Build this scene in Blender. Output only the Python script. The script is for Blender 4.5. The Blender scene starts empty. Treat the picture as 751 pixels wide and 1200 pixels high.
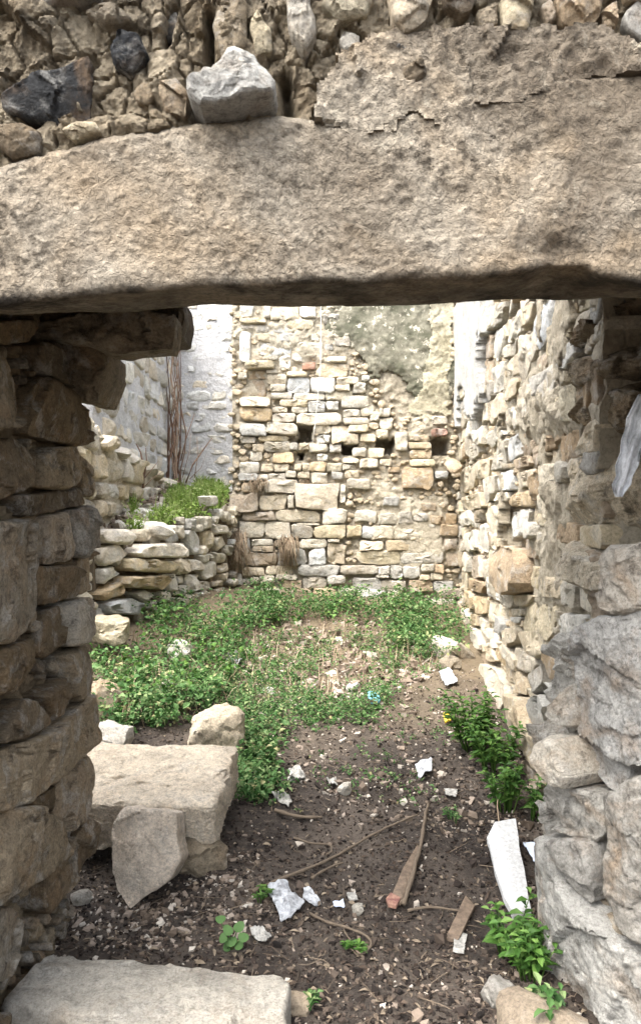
import bpy, bmesh, math, random
import numpy as np
from mathutils import Vector, Matrix, Euler

# ------------------------------------------------------------------ camera, sky, sun, exposure
sc = bpy.context.scene
F, CX, CY, CZ = 867.0, 375.5, 600.0, 1.5          # focal length and centre of the 751x1200 photograph, eye height
cam_d = bpy.data.cameras.new('camera')
cam_d.sensor_fit = 'VERTICAL'
cam_d.sensor_height = 36.0
cam_d.lens = 36.0 * F / 1200.0
cam_d.clip_start = 0.05
cam_d.clip_end = 2000.0
cam = bpy.data.objects.new('camera', cam_d)
sc.collection.objects.link(cam)
cam.location = (0, 0, CZ)
cam.rotation_euler = (math.radians(90), 0, 0)
sc.camera = cam

SUN_EL, SUN_AZ = 60.0, -132.0                       # azimuth from +Y, negative = left of the view
w = bpy.data.worlds.new('World')
sc.world = w
w.use_nodes = True
nt = w.node_tree
bg = nt.nodes['Background']
sky = nt.nodes.new('ShaderNodeTexSky')
sky.sky_type = 'NISHITA'
sky.sun_disc = False
sky.sun_elevation = math.radians(SUN_EL)
sky.sun_rotation = math.radians(SUN_AZ)
sky.air_density = 1.0
sky.dust_density = 6.0
sky.ozone_density = 1.0
hs = nt.nodes.new('ShaderNodeHueSaturation')
hs.inputs['Saturation'].default_value = 0.45
nt.links.new(sky.outputs[0], hs.inputs['Color'])
nt.links.new(hs.outputs[0], bg.inputs['Color'])
bg.inputs['Strength'].default_value = 0.15

sl = bpy.data.lights.new('sun', 'SUN')
sl.energy = 0.85
sl.angle = math.radians(55)
sl.color = (1.0, 0.99, 0.97)
so = bpy.data.objects.new('sun', sl)
sc.collection.objects.link(so)
e_, a_ = math.radians(SUN_EL), math.radians(SUN_AZ)
sdir = Vector((math.sin(a_) * math.cos(e_), math.cos(a_) * math.cos(e_), math.sin(e_)))
so.rotation_euler = sdir.to_track_quat('Z', 'Y').to_euler()
so.location = (-3, 3, 9)

vs = sc.view_settings
vs.view_transform = 'Standard'
vs.look = 'None'
vs.gamma = 1.0
vs.use_curve_mapping = False
vs.exposure = 2.46
sc.render.engine = 'CYCLES'
sc.cycles.use_denoising = True
sc.cycles.max_bounces = 6
sc.cycles.diffuse_bounces = 4

rng = random.Random(7)
nrng = np.random.default_rng(7)

# ------------------------------------------------------------------ noise
def _h(ix, iy, iz):
    h = (ix.astype(np.uint32) * np.uint32(374761393) + iy.astype(np.uint32) * np.uint32(668265263) + iz.astype(np.uint32) * np.uint32(2147483647 - 58))
    h = (h ^ (h >> np.uint32(13))) * np.uint32(1274126177)
    h = h ^ (h >> np.uint32(16))
    return (h & np.uint32(0xFFFFFF)).astype(np.float64) / 0xFFFFFF

def vnoise(p):
    p = np.asarray(p, float) + 1000.0
    i = np.floor(p).astype(np.int64)
    f = p - i
    f = f * f * (3 - 2 * f)
    r = 0
    for dx in (0, 1):
        for dy in (0, 1):
            for dz in (0, 1):
                wgt = (f[:, 0] if dx else 1 - f[:, 0]) * (f[:, 1] if dy else 1 - f[:, 1]) * (f[:, 2] if dz else 1 - f[:, 2])
                r = r + wgt * _h(i[:, 0] + dx, i[:, 1] + dy, i[:, 2] + dz)
    return r * 2 - 1

def fbm(p, freq=1.0, octv=4, gain=0.5):
    p = np.asarray(p, float) * freq
    a, s, t = 1.0, 0.0, 0.0
    for k in range(octv):
        s = s + a * vnoise(p + 17.3 * k)
        t += a
        a *= gain
        p = p * 2.03
    return s / t

def ridged(p, freq=1.0, octv=4):
    p = np.asarray(p, float) * freq
    a, s, t = 1.0, 0.0, 0.0
    for k in range(octv):
        s = s + a * (1 - 2 * np.abs(vnoise(p + 31.7 * k)))
        t += a; a *= 0.55; p = p * 2.1
    return s / t

def cellular(p, freq, seed=0):
    """F1 distance in 3D and the random value of the nearest cell"""
    p = np.asarray(p, float) * freq + 500.0
    i = np.floor(p).astype(np.int64)
    best = np.full(len(p), 9.0)
    second = np.full(len(p), 9.0)
    val = np.zeros(len(p))
    for dx in (-1, 0, 1):
        for dy in (-1, 0, 1):
            for dz in (-1, 0, 1):
                c = i + np.array([dx, dy, dz])
                q = np.stack([_h(c[:, 0] + seed, c[:, 1], c[:, 2]), _h(c[:, 0], c[:, 1] + 57 + seed, c[:, 2]), _h(c[:, 0], c[:, 1], c[:, 2] + 113 + seed)], 1)
                d = np.sqrt((((c + q) - p) ** 2).sum(1))
                m = d < best
                second = np.where(m, best, np.minimum(second, d))
                best = np.where(m, d, best)
                val = np.where(m, _h(c[:, 0] + 7, c[:, 1] + 3, c[:, 2] + 5), val)
    return best, second, val

# ------------------------------------------------------------------ projection of the photograph onto planes of the place
class Plane:
    """a wall plane: origin o, unit axes U (along), V (up), N (towards the open side)"""
    def __init__(s, o, U, V, N):
        s.o, s.U, s.V, s.N = (np.array(t, float) for t in (o, U, V, N))
    def uv(s, px, py):
        d = np.array([(px - CX) / F, 1.0, -(py - CY) / F])
        c = np.array([0, 0, CZ])
        t = np.dot(s.N, s.o - c) / np.dot(s.N, d)
        q = c + d * t - s.o
        return (float(np.dot(q, s.U)), float(np.dot(q, s.V)))
    def poly(s, pts):
        return [s.uv(*p) for p in pts]
    def world(s, uvh):
        uvh = np.asarray(uvh, float)
        return s.o + uvh[:, :1] * s.U + uvh[:, 1:2] * s.V + uvh[:, 2:3] * s.N

def vplane(x1, y1, x2, y2):
    U = np.array([x2 - x1, y2 - y1, 0.0]); U /= np.linalg.norm(U)
    N = np.array([U[1], -U[0], 0.0])
    mid = np.array([(x1 + x2) / 2, (y1 + y2) / 2, 0])
    if np.dot(N, -mid) < 0: N = -N
    return Plane((x1, y1, 0), U, (0, 0, 1), N)

def to_px(P):
    P = np.asarray(P, float)
    d = np.maximum(P[:, 1], 0.05)
    return np.stack([CX + P[:, 0] * F / d, CY - (P[:, 2] - CZ) * F / d], 1)

def facet(p, freq, seed=0):
    """broken-stone relief: every cell of a jittered grid is a plane with its own height and slope"""
    p = np.asarray(p, float) * freq + 500.0
    i = np.floor(p).astype(np.int64)
    best = np.full(len(p), 9.0); out = np.zeros(len(p))
    for dx in (-1, 0, 1):
        for dy in (-1, 0, 1):
            for dz in (-1, 0, 1):
                c = i + np.array([dx, dy, dz])
                a, b_, e = c[:, 0] + seed, c[:, 1] + 3 * seed, c[:, 2]
                q = np.stack([_h(a, b_, e), _h(a, b_ + 57, e), _h(a, b_, e + 113)], 1)
                dl = p - (c + q)
                d = np.sqrt((dl ** 2).sum(1))
                sl_ = np.stack([_h(a + 11, b_, e), _h(a, b_ + 23, e), _h(a + 5, b_, e + 41)], 1) * 2 - 1
                v = (_h(a + 7, b_ + 3, e + 5) - 0.5) * 1.1 + (dl * sl_).sum(1) * 1.3
                m = d < best
                best = np.where(m, d, best); out = np.where(m, v, out)
    return out

def inpoly(pts, poly):
    pts = np.asarray(pts, float); poly = np.asarray(poly, float)
    x, y = pts[:, 0], pts[:, 1]
    r = np.zeros(len(pts), bool)
    j = len(poly) - 1
    for i in range(len(poly)):
        xi, yi = poly[i]; xj, yj = poly[j]
        c = ((yi > y) != (yj > y)) & (x < (xj - xi) * (y - yi) / (yj - yi + 1e-12) + xi)
        r ^= c
        j = i
    return r

def polydist(pts, poly):
    """signed distance, positive inside"""
    pts = np.asarray(pts, float); poly = np.asarray(poly, float)
    d = np.full(len(pts), 1e9)
    for i in range(len(poly)):
        a = poly[i]; b = poly[(i + 1) % len(poly)]
        ab = b - a
        t = np.clip(((pts - a) @ ab) / (ab @ ab + 1e-12), 0, 1)
        d = np.minimum(d, np.linalg.norm(pts - (a + t[:, None] * ab), axis=1))
    return np.where(inpoly(pts, poly), d, -d)

# ------------------------------------------------------------------ materials
def s2l(c):
    return tuple((x / 12.92 if x <= 0.04045 else ((x + 0.055) / 1.055) ** 2.4) for x in c)

class NB:
    def __init__(s, name):
        s.m = bpy.data.materials.new(name)
        s.m.use_nodes = True
        s.t = s.m.node_tree
        s.b = s.t.nodes['Principled BSDF']
        s.b.inputs['Roughness'].default_value = 0.92
        s.b.inputs['Specular IOR Level'].default_value = 0.2
        tc = s.t.nodes.new('ShaderNodeNewGeometry')
        s.pos = tc.outputs['Position']
        s.island = tc.outputs['Random Per Island']
    def n(s, ty, **kw):
        nd = s.t.nodes.new(ty)
        for k, v in kw.items():
            if k in nd.inputs.keys(): nd.inputs[k].default_value = v
            else: setattr(nd, k, v)
        return nd
    def noise(s, scale, detail=6, rough=0.6, dist=0.0, vec=None):
        nd = s.n('ShaderNodeTexNoise', Scale=scale, Detail=detail, Roughness=rough, Distortion=dist)
        s.t.links.new(vec or s.pos, nd.inputs['Vector'])
        return nd.outputs['Fac']
    def voro(s, scale, feature='F1', vec=None):
        nd = s.n('ShaderNodeTexVoronoi', Scale=scale)
        nd.feature = feature
        s.t.links.new(vec or s.pos, nd.inputs['Vector'])
        return nd.outputs['Distance']
    def ramp(s, fac, stops):
        nd = s.n('ShaderNodeValToRGB')
        el = nd.color_ramp.elements
        while len(el) < len(stops): el.new(0.5)
        for e, (p, c) in zip(el, stops):
            e.position = p
            e.color = (c, c, c, 1) if not isinstance(c, tuple) else (*c, 1)
        s.t.links.new(fac, nd.inputs['Fac'])
        return nd.outputs['Color']
    def mix(s, fac, a, b, blend='MIX'):
        nd = s.n('ShaderNodeMix')
        nd.data_type = 'RGBA'; nd.blend_type = blend
        for sock, v in ((nd.inputs['Factor'], fac), (nd.inputs['A'], a), (nd.inputs['B'], b)):
            pass
        ins = [i for i in nd.inputs if i.type == 'RGBA']
        fs = nd.inputs[0]
        for sock, v in ((fs, fac), (ins[0], a), (ins[1], b)):
            if isinstance(v, (int, float)): sock.default_value = v
            elif isinstance(v, tuple): sock.default_value = (*v, 1)
            else: s.t.links.new(v, sock)
        return [o for o in nd.outputs if o.type == 'RGBA'][0]
    def math(s, op, a, b=0.0):
        nd = s.n('ShaderNodeMath'); nd.operation = op
        for k, v in ((0, a), (1, b)):
            if isinstance(v, (int, float)): nd.inputs[k].default_value = v
            else: s.t.links.new(v, nd.inputs[k])
        return nd.outputs[0]
    def bump(s, h, strength, dist, prev=None):
        nd = s.n('ShaderNodeBump', Strength=strength, Distance=dist)
        s.t.links.new(h, nd.inputs['Height'])
        if prev is not None: s.t.links.new(prev, nd.inputs['Normal'])
        return nd.outputs[0]
    def done(s, col=None, normal=None):
        if col is not None:
            if isinstance(col, tuple): s.b.inputs['Base Color'].default_value = (*col, 1)
            else: s.t.links.new(col, s.b.inputs['Base Color'])
        if normal is not None: s.t.links.new(normal, s.b.inputs['Normal'])
        return s.m

def stone_mat(name, lichen=0.35, stain=0.35, grain=1.0, dark=0.0, fine=1.0, crust=0.5, low=0.62):
    b = NB(name)
    oi = b.n('ShaderNodeObjectInfo')
    col = oi.outputs['Color']
    va = b.ramp(b.noise(5, 8, 0.62), [(0.25, low), (0.5, 1.0), (0.75, 1.16)])
    c = b.mix(1.0, col, va, 'MULTIPLY')
    # warm iron stains, grey-white lime and lichen, dark crust and pits
    st = b.ramp(b.noise(6.3, 7, 0.65, 0.6), [(0.5, 0.0), (0.68, 1.0)])
    c = b.mix(b.math('MULTIPLY', st, stain), c, s2l((0.62, 0.50, 0.36)))
    li = b.ramp(b.noise(9, 9, 0.7, 0.3), [(0.52, 0.0), (0.62, 1.0)])
    c = b.mix(b.math('MULTIPLY', li, lichen), c, s2l((0.76, 0.75, 0.72)))
    dk = b.ramp(b.noise(13, 10, 0.75), [(0.54, 0.0), (0.66, 1.0)])
    c = b.mix(b.math('MULTIPLY', dk, crust + dark), c, s2l((0.26, 0.23, 0.20)))
    md = b.ramp(b.noise(26 * fine, 8, 0.75), [(0.35, 0.62), (0.5, 1.0), (0.68, 1.22)])
    c = b.mix(0.85 * grain, c, b.mix(1.0, c, md, 'MULTIPLY'))
    g = b.ramp(b.noise(80 * fine, 6, 0.75), [(0.34, 0.55), (0.5, 1.0), (0.7, 1.25)])
    c = b.mix(0.8 * grain, c, b.mix(1.0, c, g, 'MULTIPLY'))
    n1 = b.bump(b.noise(14 * fine, 9, 0.7, 0.3), 1.0, 0.05)
    n2 = b.bump(b.noise(60 * fine, 7, 0.75), 0.9, 0.014, n1)
    return b.done(c, n2)

M = {}
M['stone'] = stone_mat('limestone', 0.45, 0.22, 0.75, 0.0, 1.0, 0.2, 0.72)
M['pale'] = stone_mat('pale_rubble', 0.6, 0.12, 0.6, 0.0, 1.0, 0.15, 0.8)
M['jamb'] = stone_mat('weathered_limestone', 0.45, 0.45, 1.0, 0.25, 1.6)
M['block'] = stone_mat('hewn_limestone', 0.25, 0.22, 1.0, 0.0, 1.5, 0.3)

def mortar_mat(name, base, light, dark, spots=0.5, fine=1.0):
    b = NB(name)
    c = b.mix(b.ramp(b.noise(4, 8, 0.65), [(0.35, 0.0), (0.65, 1.0)]), base, light)
    c = b.mix(b.math('MULTIPLY', b.ramp(b.noise(7, 10, 0.72, 0.4), [(0.52, 0.0), (0.66, 1.0)]), spots), c, dark)
    g = b.ramp(b.noise(45 * fine, 9, 0.8), [(0.36, 0.58), (0.5, 1.0), (0.68, 1.22)])
    c = b.mix(0.8, c, b.mix(1.0, c, g, 'MULTIPLY'))
    n1 = b.bump(b.noise(18 * fine, 10, 0.75), 1.0, 0.05)
    n2 = b.bump(b.noise(70 * fine, 6, 0.75), 0.8, 0.012, n1)
    return b.done(c, n2)

M['mortar'] = mortar_mat('lime_mortar', s2l((0.68, 0.64, 0.56)), s2l((0.77, 0.735, 0.66)), s2l((0.52, 0.47, 0.40)))
M['earthmortar'] = mortar_mat('earth_mortar', s2l((0.50, 0.44, 0.355)), s2l((0.62, 0.56, 0.46)), s2l((0.33, 0.29, 0.24)), 0.5)
M['front_mortar'] = mortar_mat('crumbling_mortar', s2l((0.50, 0.445, 0.36)), s2l((0.69, 0.645, 0.56)), s2l((0.24, 0.22, 0.19)), 0.8, 1.8)
M['plaster'] = mortar_mat('white_lime_plaster', s2l((0.74, 0.735, 0.715)), s2l((0.81, 0.805, 0.78)), s2l((0.56, 0.53, 0.47)), 0.6)
M['greyplaster'] = mortar_mat('grey_plaster', s2l((0.76, 0.762, 0.765)), s2l((0.83, 0.83, 0.83)), s2l((0.62, 0.61, 0.60)), 0.55)

M['creamplaster'] = mortar_mat('cream_plaster', s2l((0.70, 0.67, 0.57)), s2l((0.78, 0.75, 0.66)), s2l((0.50, 0.48, 0.40)), 0.7)
def mossy_mat():
    b = NB('mossy_plaster')
    c = b.mix(b.ramp(b.noise(3.0, 9, 0.68), [(0.42, 0.0), (0.58, 1.0)]), s2l((0.33, 0.33, 0.275)), s2l((0.54, 0.525, 0.465)))
    c = b.mix(b.math('MULTIPLY', b.ramp(b.noise(6, 10, 0.75, 0.5), [(0.47, 0.0), (0.6, 1.0)]), 0.9), c, s2l((0.36, 0.35, 0.30)))
    c = b.mix(b.math('MULTIPLY', b.ramp(b.noise(11, 8, 0.7), [(0.57, 0.0), (0.64, 1.0)]), 0.8), c, s2l((0.80, 0.77, 0.70)))
    n1 = b.bump(b.noise(20, 9, 0.72), 0.5, 0.02)
    return b.done(c, n1)
M['mossy'] = mossy_mat()

def lintel_mat():
    b = NB('pitted_lintel_stone')
    c = b.mix(b.ramp(b.noise(2.3, 8, 0.62, 0.3), [(0.38, 0.0), (0.58, 1.0)]), s2l((0.44, 0.40, 0.345)), s2l((0.60, 0.565, 0.505)))
    c = b.mix(b.math('MULTIPLY', b.ramp(b.noise(2.2, 5, 0.6, 0.5), [(0.5, 0.0), (0.65, 1.0)]), 0.45), c, s2l((0.60, 0.52, 0.41)))
    # dark lichen crust in blotches
    big = b.ramp(b.noise(2.6, 3, 0.5), [(0.46, 0.0), (0.58, 1.0)])
    sm = b.ramp(b.noise(26, 8, 0.7), [(0.5, 0.0), (0.6, 1.0)])
    c = b.mix(b.math('MULTIPLY', b.math('MULTIPLY', big, sm), 0.8), c, s2l((0.30, 0.27, 0.23)))
    pit = b.ramp(b.noise(75, 6, 0.65, 0.6), [(0.36, 0.5), (0.5, 0.95), (0.64, 1.22)])
    smooth_ = b.ramp(b.noise(2.9, 4, 0.55), [(0.4, 0.35), (0.6, 1.0)])
    c = b.mix(smooth_, c, b.mix(1.0, c, pit, 'MULTIPLY'))
    # pale scuffs, and black lower-edge stain that also paints in the soffit's shade
    c = b.mix(b.math('MULTIPLY', b.ramp(b.noise(5.5, 8, 0.7, 0.8), [(0.58, 0.0), (0.68, 1.0)]), 0.5), c, s2l((0.72, 0.69, 0.62)))
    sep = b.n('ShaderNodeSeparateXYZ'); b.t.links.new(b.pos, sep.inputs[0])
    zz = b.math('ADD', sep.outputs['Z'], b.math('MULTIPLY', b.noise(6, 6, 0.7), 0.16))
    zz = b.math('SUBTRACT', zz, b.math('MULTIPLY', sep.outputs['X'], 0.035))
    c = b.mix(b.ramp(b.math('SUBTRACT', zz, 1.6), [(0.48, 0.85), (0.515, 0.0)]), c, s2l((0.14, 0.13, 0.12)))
    n1 = b.bump(b.noise(60, 6, 0.65, 0.5), 1.0, 0.03)
    n2 = b.bump(b.noise(12, 5, 0.6), 0.5, 0.03, n1)
    n3 = b.bump(b.noise(220, 3, 0.6), 0.5, 0.003, n2)
    return b.done(c, n3)
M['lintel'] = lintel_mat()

def soil_mat():
    b = NB('dark_soil')
    c = b.mix(b.ramp(b.noise(2.4, 9, 0.7), [(0.38, 0.0), (0.6, 1.0)]), s2l((0.225, 0.203, 0.185)), s2l((0.38, 0.345, 0.31)))
    sep = b.n('ShaderNodeSeparateXYZ'); b.t.links.new(b.pos, sep.inputs[0])
    # the trodden middle and far part is dusty, the doorway is dark humus
    far = b.ramp(b.math('MULTIPLY', b.math('ADD', sep.outputs['Y'], b.math('MULTIPLY', b.noise(1.2, 6, 0.6), 2.2)), 0.1), [(0.53, 0.0), (0.68, 1.0)])
    c = b.mix(b.math('MULTIPLY', far, 0.85), c, s2l((0.47, 0.42, 0.34)))
    c = b.mix(b.math('MULTIPLY', b.ramp(b.noise(45, 7, 0.8), [(0.55, 0.0), (0.65, 1.0)]), 0.6), c, s2l((0.52, 0.47, 0.41)))
    c = b.mix(b.math('MULTIPLY', b.ramp(b.noise(30, 7, 0.8), [(0.55, 0.0), (0.7, 1.0)]), 0.7), c, s2l((0.13, 0.10, 0.085)))
    n1 = b.bump(b.noise(28, 10, 0.75), 0.9, 0.03)
    n2 = b.bump(b.noise(150, 6, 0.75), 0.8, 0.008, n1)
    return b.done(c, n2)
M['soil'] = soil_mat()

def island_mat(name, stops, rough=0.9, transl=0.0, noise_amt=0.3, scale=40):
    b = NB(name)
    b.b.inputs['Roughness'].default_value = rough
    c = b.ramp(b.island, stops)
    g = b.ramp(b.noise(scale, 5, 0.7), [(0.3, 0.7), (0.7, 1.2)])
    c = b.mix(noise_amt * 2, c, b.mix(1.0, c, g, 'MULTIPLY'))
    if transl > 0:
        t = b.n('ShaderNodeBsdfTranslucent')
        b.t.links.new(c, t.inputs['Color'])
        mx = b.n('ShaderNodeMixShader'); mx.inputs[0].default_value = transl
        b.t.links.new(b.b.outputs[0], mx.inputs[1]); b.t.links.new(t.outputs[0], mx.inputs[2])
        b.t.links.new(mx.outputs[0], b.t.nodes['Material Output'].inputs['Surface'])
    return b.done(c)

def L(*c): return s2l(c)
M['leaf'] = island_mat('weed_leaf', [(0.0, L(.17, .28, .14)), (0.35, L(.27, .41, .21)), (0.75, L(.39, .51, .31)), (0.93, L(.55, .61, .42)), (1.0, L(.64, .60, .44))], 0.55, 0.35, 0.2)
M['darkleaf'] = island_mat('nettle_leaf', [(0.0, L(.17, .28, .11)), (0.5, L(.27, .41, .17)), (1.0, L(.42, .54, .27))], 0.5, 0.3, 0.2)
M['grass'] = island_mat('bright_grass', [(0.0, L(.36, .46, .19)), (0.5, L(.47, .57, .27)), (1.0, L(.62, .66, .44))], 0.6, 0.35, 0.2)
M['dry'] = island_mat('dry_grass', [(0.0, L(.48, .41, .33)), (0.6, L(.62, .55, .46)), (1.0, L(.72, .66, .57))], 0.9, 0.2, 0.2)
M['vine'] = island_mat('dead_vine_bark', [(0.0, L(.30, .22, .18)), (0.6, L(.45, .36, .30)), (1.0, L(.60, .52, .45))], 0.95, 0.0, 0.3)
M['twig'] = island_mat('dry_twig_bark', [(0.0, L(.27, .235, .20)), (1.0, L(.46, .41, .35))], 0.9, 0.0, 0.35, 60)
M['gravel'] = island_mat('limestone_gravel', [(0.0, L(.30, .26, .22)), (0.35, L(.45, .40, .35)), (0.7, L(.54, .49, .44)), (1.0, L(.72, .69, .64))], 0.9, 0.0, 0.3, 60)
M['crumb'] = island_mat('soil_crumbs', [(0.0, L(.11, .095, .085)), (0.6, L(.21, .18, .16)), (1.0, L(.33, .29, .255))], 0.95, 0.0, 0.3, 60)
M['litter'] = island_mat('dead_leaf_litter', [(0.0, L(.20, .165, .14)), (0.5, L(.32, .275, .235)), (1.0, L(.54, .49, .42))], 0.9, 0.1, 0.3, 60)

def plain(name, col, rough=0.6, amt=0.25, scale=30, bump=0.3, col2=None, transl=0.0):
    b = NB(name)
    b.b.inputs['Roughness'].default_value = rough
    c = b.mix(b.ramp(b.noise(scale, 8, 0.7), [(0.4, 0.0), (0.7, 1.0)]), s2l(col), s2l(col2 or tuple(x * (1 - amt) for x in col)))
    n1 = b.bump(b.noise(scale * 2, 6, 0.65), bump, 0.01)
    return b.done(c, n1)
M['foamboard'] = plain('white_foam', (.80, .80, .79), 0.8, 0.22, 60, 0.8)
M['plastic'] = plain('white_plastic_film', (.74, .75, .76), 0.35, 0.5, 35, 0.8)
M['cloth'] = plain('dirty_white_cloth', (.86, .87, .88), 0.9, 0.4, 14, 0.7)
M['paper'] = plain('dirty_white_paper', (.68, .67, .64), 0.8, 0.5, 45, 0.25)
M['bluepaper'] = plain('pale_blue_card', (.78, .82, .88), 0.7, 0.12, 18, 0.2)
M['wood'] = plain('weathered_wood', (.47, .41, .35), 0.85, 0.35, 30, 0.6)
M['redpaint'] = plain('flaked_red_paint', (.44, .29, .27), 0.7, 0.4, 40, 0.5, (.62, .50, .42))
M['blueplastic'] = plain('turquoise_plastic', (.45, .68, .72), 0.4, 0.2, 20, 0.2)
M['yellowplastic'] = plain('yellow_plastic', (.85, .72, .25), 0.4, 0.15, 20, 0.2)
M['string'] = plain('white_cord', (.88, .87, .84), 0.8, 0.1, 30, 0.1)

COL = {'w': (.83, .805, .75), 'W': (.87, .85, .81), 'c': (.795, .745, .65), 'C': (.80, .745, .66), 'y': (.79, .73, .60), 'Y': (.75, .66, .52),
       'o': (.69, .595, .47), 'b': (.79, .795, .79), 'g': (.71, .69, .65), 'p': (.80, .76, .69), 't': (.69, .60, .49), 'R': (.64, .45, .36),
       'k': (.24, .235, .23), 'd': (.49, .42, .325), 'e': (.62, .55, .445), 'G': (.64, .63, .61)}

for _k, _c in list(COL.items()):
    _l = 0.3 * _c[0] + 0.59 * _c[1] + 0.11 * _c[2]
    _w = (1.03, 1.0, 0.92)
    COL[_k] = tuple(0.66 * a + 0.34 * _l * b for a, b in zip(_c, _w))
# ------------------------------------------------------------------ mesh helpers
def link(o, parent=None):
    sc.collection.objects.link(o)
    if parent is not None: o.parent = parent
    return o

def mesh_obj(name, V, Fc, mat, parent=None, origin=None, smooth=True, sharp=None, color=None):
    V = np.asarray(V, float)
    o = V.mean(0) if origin is None else np.asarray(origin, float)
    me = bpy.data.meshes.new(name)
    me.from_pydata((V - o).tolist(), [], Fc if isinstance(Fc, list) else Fc.tolist())
    if smooth: me.polygons.foreach_set('use_smooth', [True] * len(me.polygons))
    if smooth and sharp: me.set_sharp_from_angle(angle=math.radians(sharp))
    me.materials.append(mat)
    ob = bpy.data.objects.new(name, me)
    link(ob, parent)
    pl = np.array(parent.location) if parent is not None else np.zeros(3)
    if parent is not None and parent.parent is not None: pl = pl + np.array(parent.parent.location)
    ob.location = o - pl
    if color is not None: ob.color = (*s2l(tuple(min(1, max(0, x)) for x in color)), 1)
    return ob

def tag(o, label=None, cat=None, group=None, kind=None):
    if label: o['label'] = label
    if cat: o['category'] = cat
    if group: o['group'] = group
    if kind: o['kind'] = kind
    return o

def thing(name, label, cat, loc, group=None):
    e = bpy.data.objects.new(name, None)
    e.empty_display_size = 0.1
    link(e)
    e.location = loc
    return tag(e, label, cat, group, 'thing')

def jcol(c, r, amt=0.05):
    b = COL[c] if isinstance(c, str) else c
    k = 1 + r.uniform(-amt, amt) * 1.3
    t = r.uniform(-amt, amt) * 0.4
    return tuple(min(1, max(0, x * k + t * q)) for x, q in zip(b, (1.0, 0.15, -1.0)))

def stone_geo(poly, front, back, seed, N=16, R=3, bevel=0.02, rough=0.008, tilt=0.08, freq=9.0, chop=2):
    """(u,v,h) vertices and faces of one stone whose outline on the wall is poly"""
    r = np.random.default_rng(seed)
    p = np.array(poly, float)
    ar = 0.5 * np.sum(p[:, 0] * np.roll(p[:, 1], -1) - np.roll(p[:, 0], -1) * p[:, 1])
    if ar < 0: p = p[::-1]
    q = []
    for i in range(len(p)):                       # cut the corners once
        a, b = p[i], p[(i + 1) % len(p)]
        t0, t1 = r.uniform(0.03, 0.14), r.uniform(0.86, 0.97)
        q += [a + (b - a) * t0, a + (b - a) * t1]
    q = np.array(q)
    seg = np.linalg.norm(np.roll(q, -1, 0) - q, axis=1)
    cum = np.concatenate([[0], np.cumsum(seg)])
    tt = (np.arange(N) + 0.5 * r.random()) / N * cum[-1]
    idx = np.clip(np.searchsorted(cum, tt, side='right') - 1, 0, len(q) - 1)
    fr = (tt - cum[idx]) / np.maximum(seg[idx], 1e-9)
    pts = q[idx] + (np.roll(q, -1, 0)[idx] - q[idx]) * fr[:, None]
    c = pts.mean(0)
    hu, hv = np.maximum(np.ptp(pts[:, 0]) / 2, 1e-3), np.maximum(np.ptp(pts[:, 1]) / 2, 1e-3)
    jit = 0.07 * min(hu, hv) * min(1.0, 14.0 / N)
    pts = pts + r.uniform(-jit, jit, pts.shape)
    if N > 20:
        w3 = np.concatenate([pts, np.full((N, 1), seed * 0.7 % 31)], 1)
        fq = 1.2 / min(hu, hv)
        pts = pts + np.stack([fbm(w3, fq, 4, 0.55), fbm(w3 + 7.7, fq, 4, 0.55)], 1) * 0.14 * min(hu, hv)
    bevel = min(bevel, 0.45 * min(hu, hv))
    bj = r.uniform(0.35, 1.6, N) if N <= 20 else 1.0 + 0.8 * fbm(np.concatenate([pts * 3 / min(hu, hv), np.full((N, 1), 2.2)], 1), 1.0, 3)
    def inset(b):
        b = b * bj
        return c + (pts - c) * np.stack([np.maximum(0.05, 1 - b / hu), np.maximum(0.05, 1 - b / hv)], 1)
    rings = [(pts * 1.0, back), (pts, front - bevel), (inset(bevel * 0.4), front - bevel * 0.35), (inset(bevel), front)]
    base = inset(bevel)
    for k in range(1, R):
        rings.append((c + (base - c) * (1 - k / R), front))
    V = []
    for k, (uv, h) in enumerate(rings):
        V.append(np.concatenate([uv, np.full((N, 1), h)], 1))
    V.append(np.array([[c[0], c[1], front]]))
    V = np.concatenate(V)
    wgt = np.concatenate([np.zeros(N), np.full(N, 0.5), np.full(N, .8), np.ones(len(V) - 3 * N)])
    q3 = np.concatenate([V[:, :2], np.full((len(V), 1), seed * 0.37 % 50)], 1)
    d = fbm(q3, freq, 4, 0.55) * rough * 0.8 + facet(q3, freq * 0.9, seed % 17) * rough * 1.0 + (facet(q3, freq * 2.6, seed % 13) * rough * 0.22 + fbm(q3, freq * 6, 3, 0.6) * rough * 0.35 if N > 24 else 0.0)
    d = d + (V[:, 0] - c[0]) / hu * r.uniform(-tilt, tilt) * min(hu, hv) + (V[:, 1] - c[1]) / hv * r.uniform(-tilt, tilt) * min(hu, hv)
    for k in range(chop):
        an = r.uniform(0, 2 * math.pi)
        dd = ((V[:, 0] - c[0]) / hu * math.cos(an) + (V[:, 1] - c[1]) / hv * math.sin(an))
        d = d - np.maximum(0, dd - r.uniform(0.1, 0.7)) * r.uniform(0.1, 0.5) * min(hu, hv) * 0.6
    V[:, 2] += d * wgt
    # wobble the rim
    V[:N * 3, :2] += 0.0
    Fc = []
    K = len(rings)
    for k in range(K - 1):
        a, b = k * N, (k + 1) * N
        for i in range(N):
            j = (i + 1) % N
            Fc.append((a + i, a + j, b + j, b + i))
    top = (K - 1) * N
    for i in range(N):
        Fc.append((top + i, top + (i + 1) % N, K * N))
    return V, Fc

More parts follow.
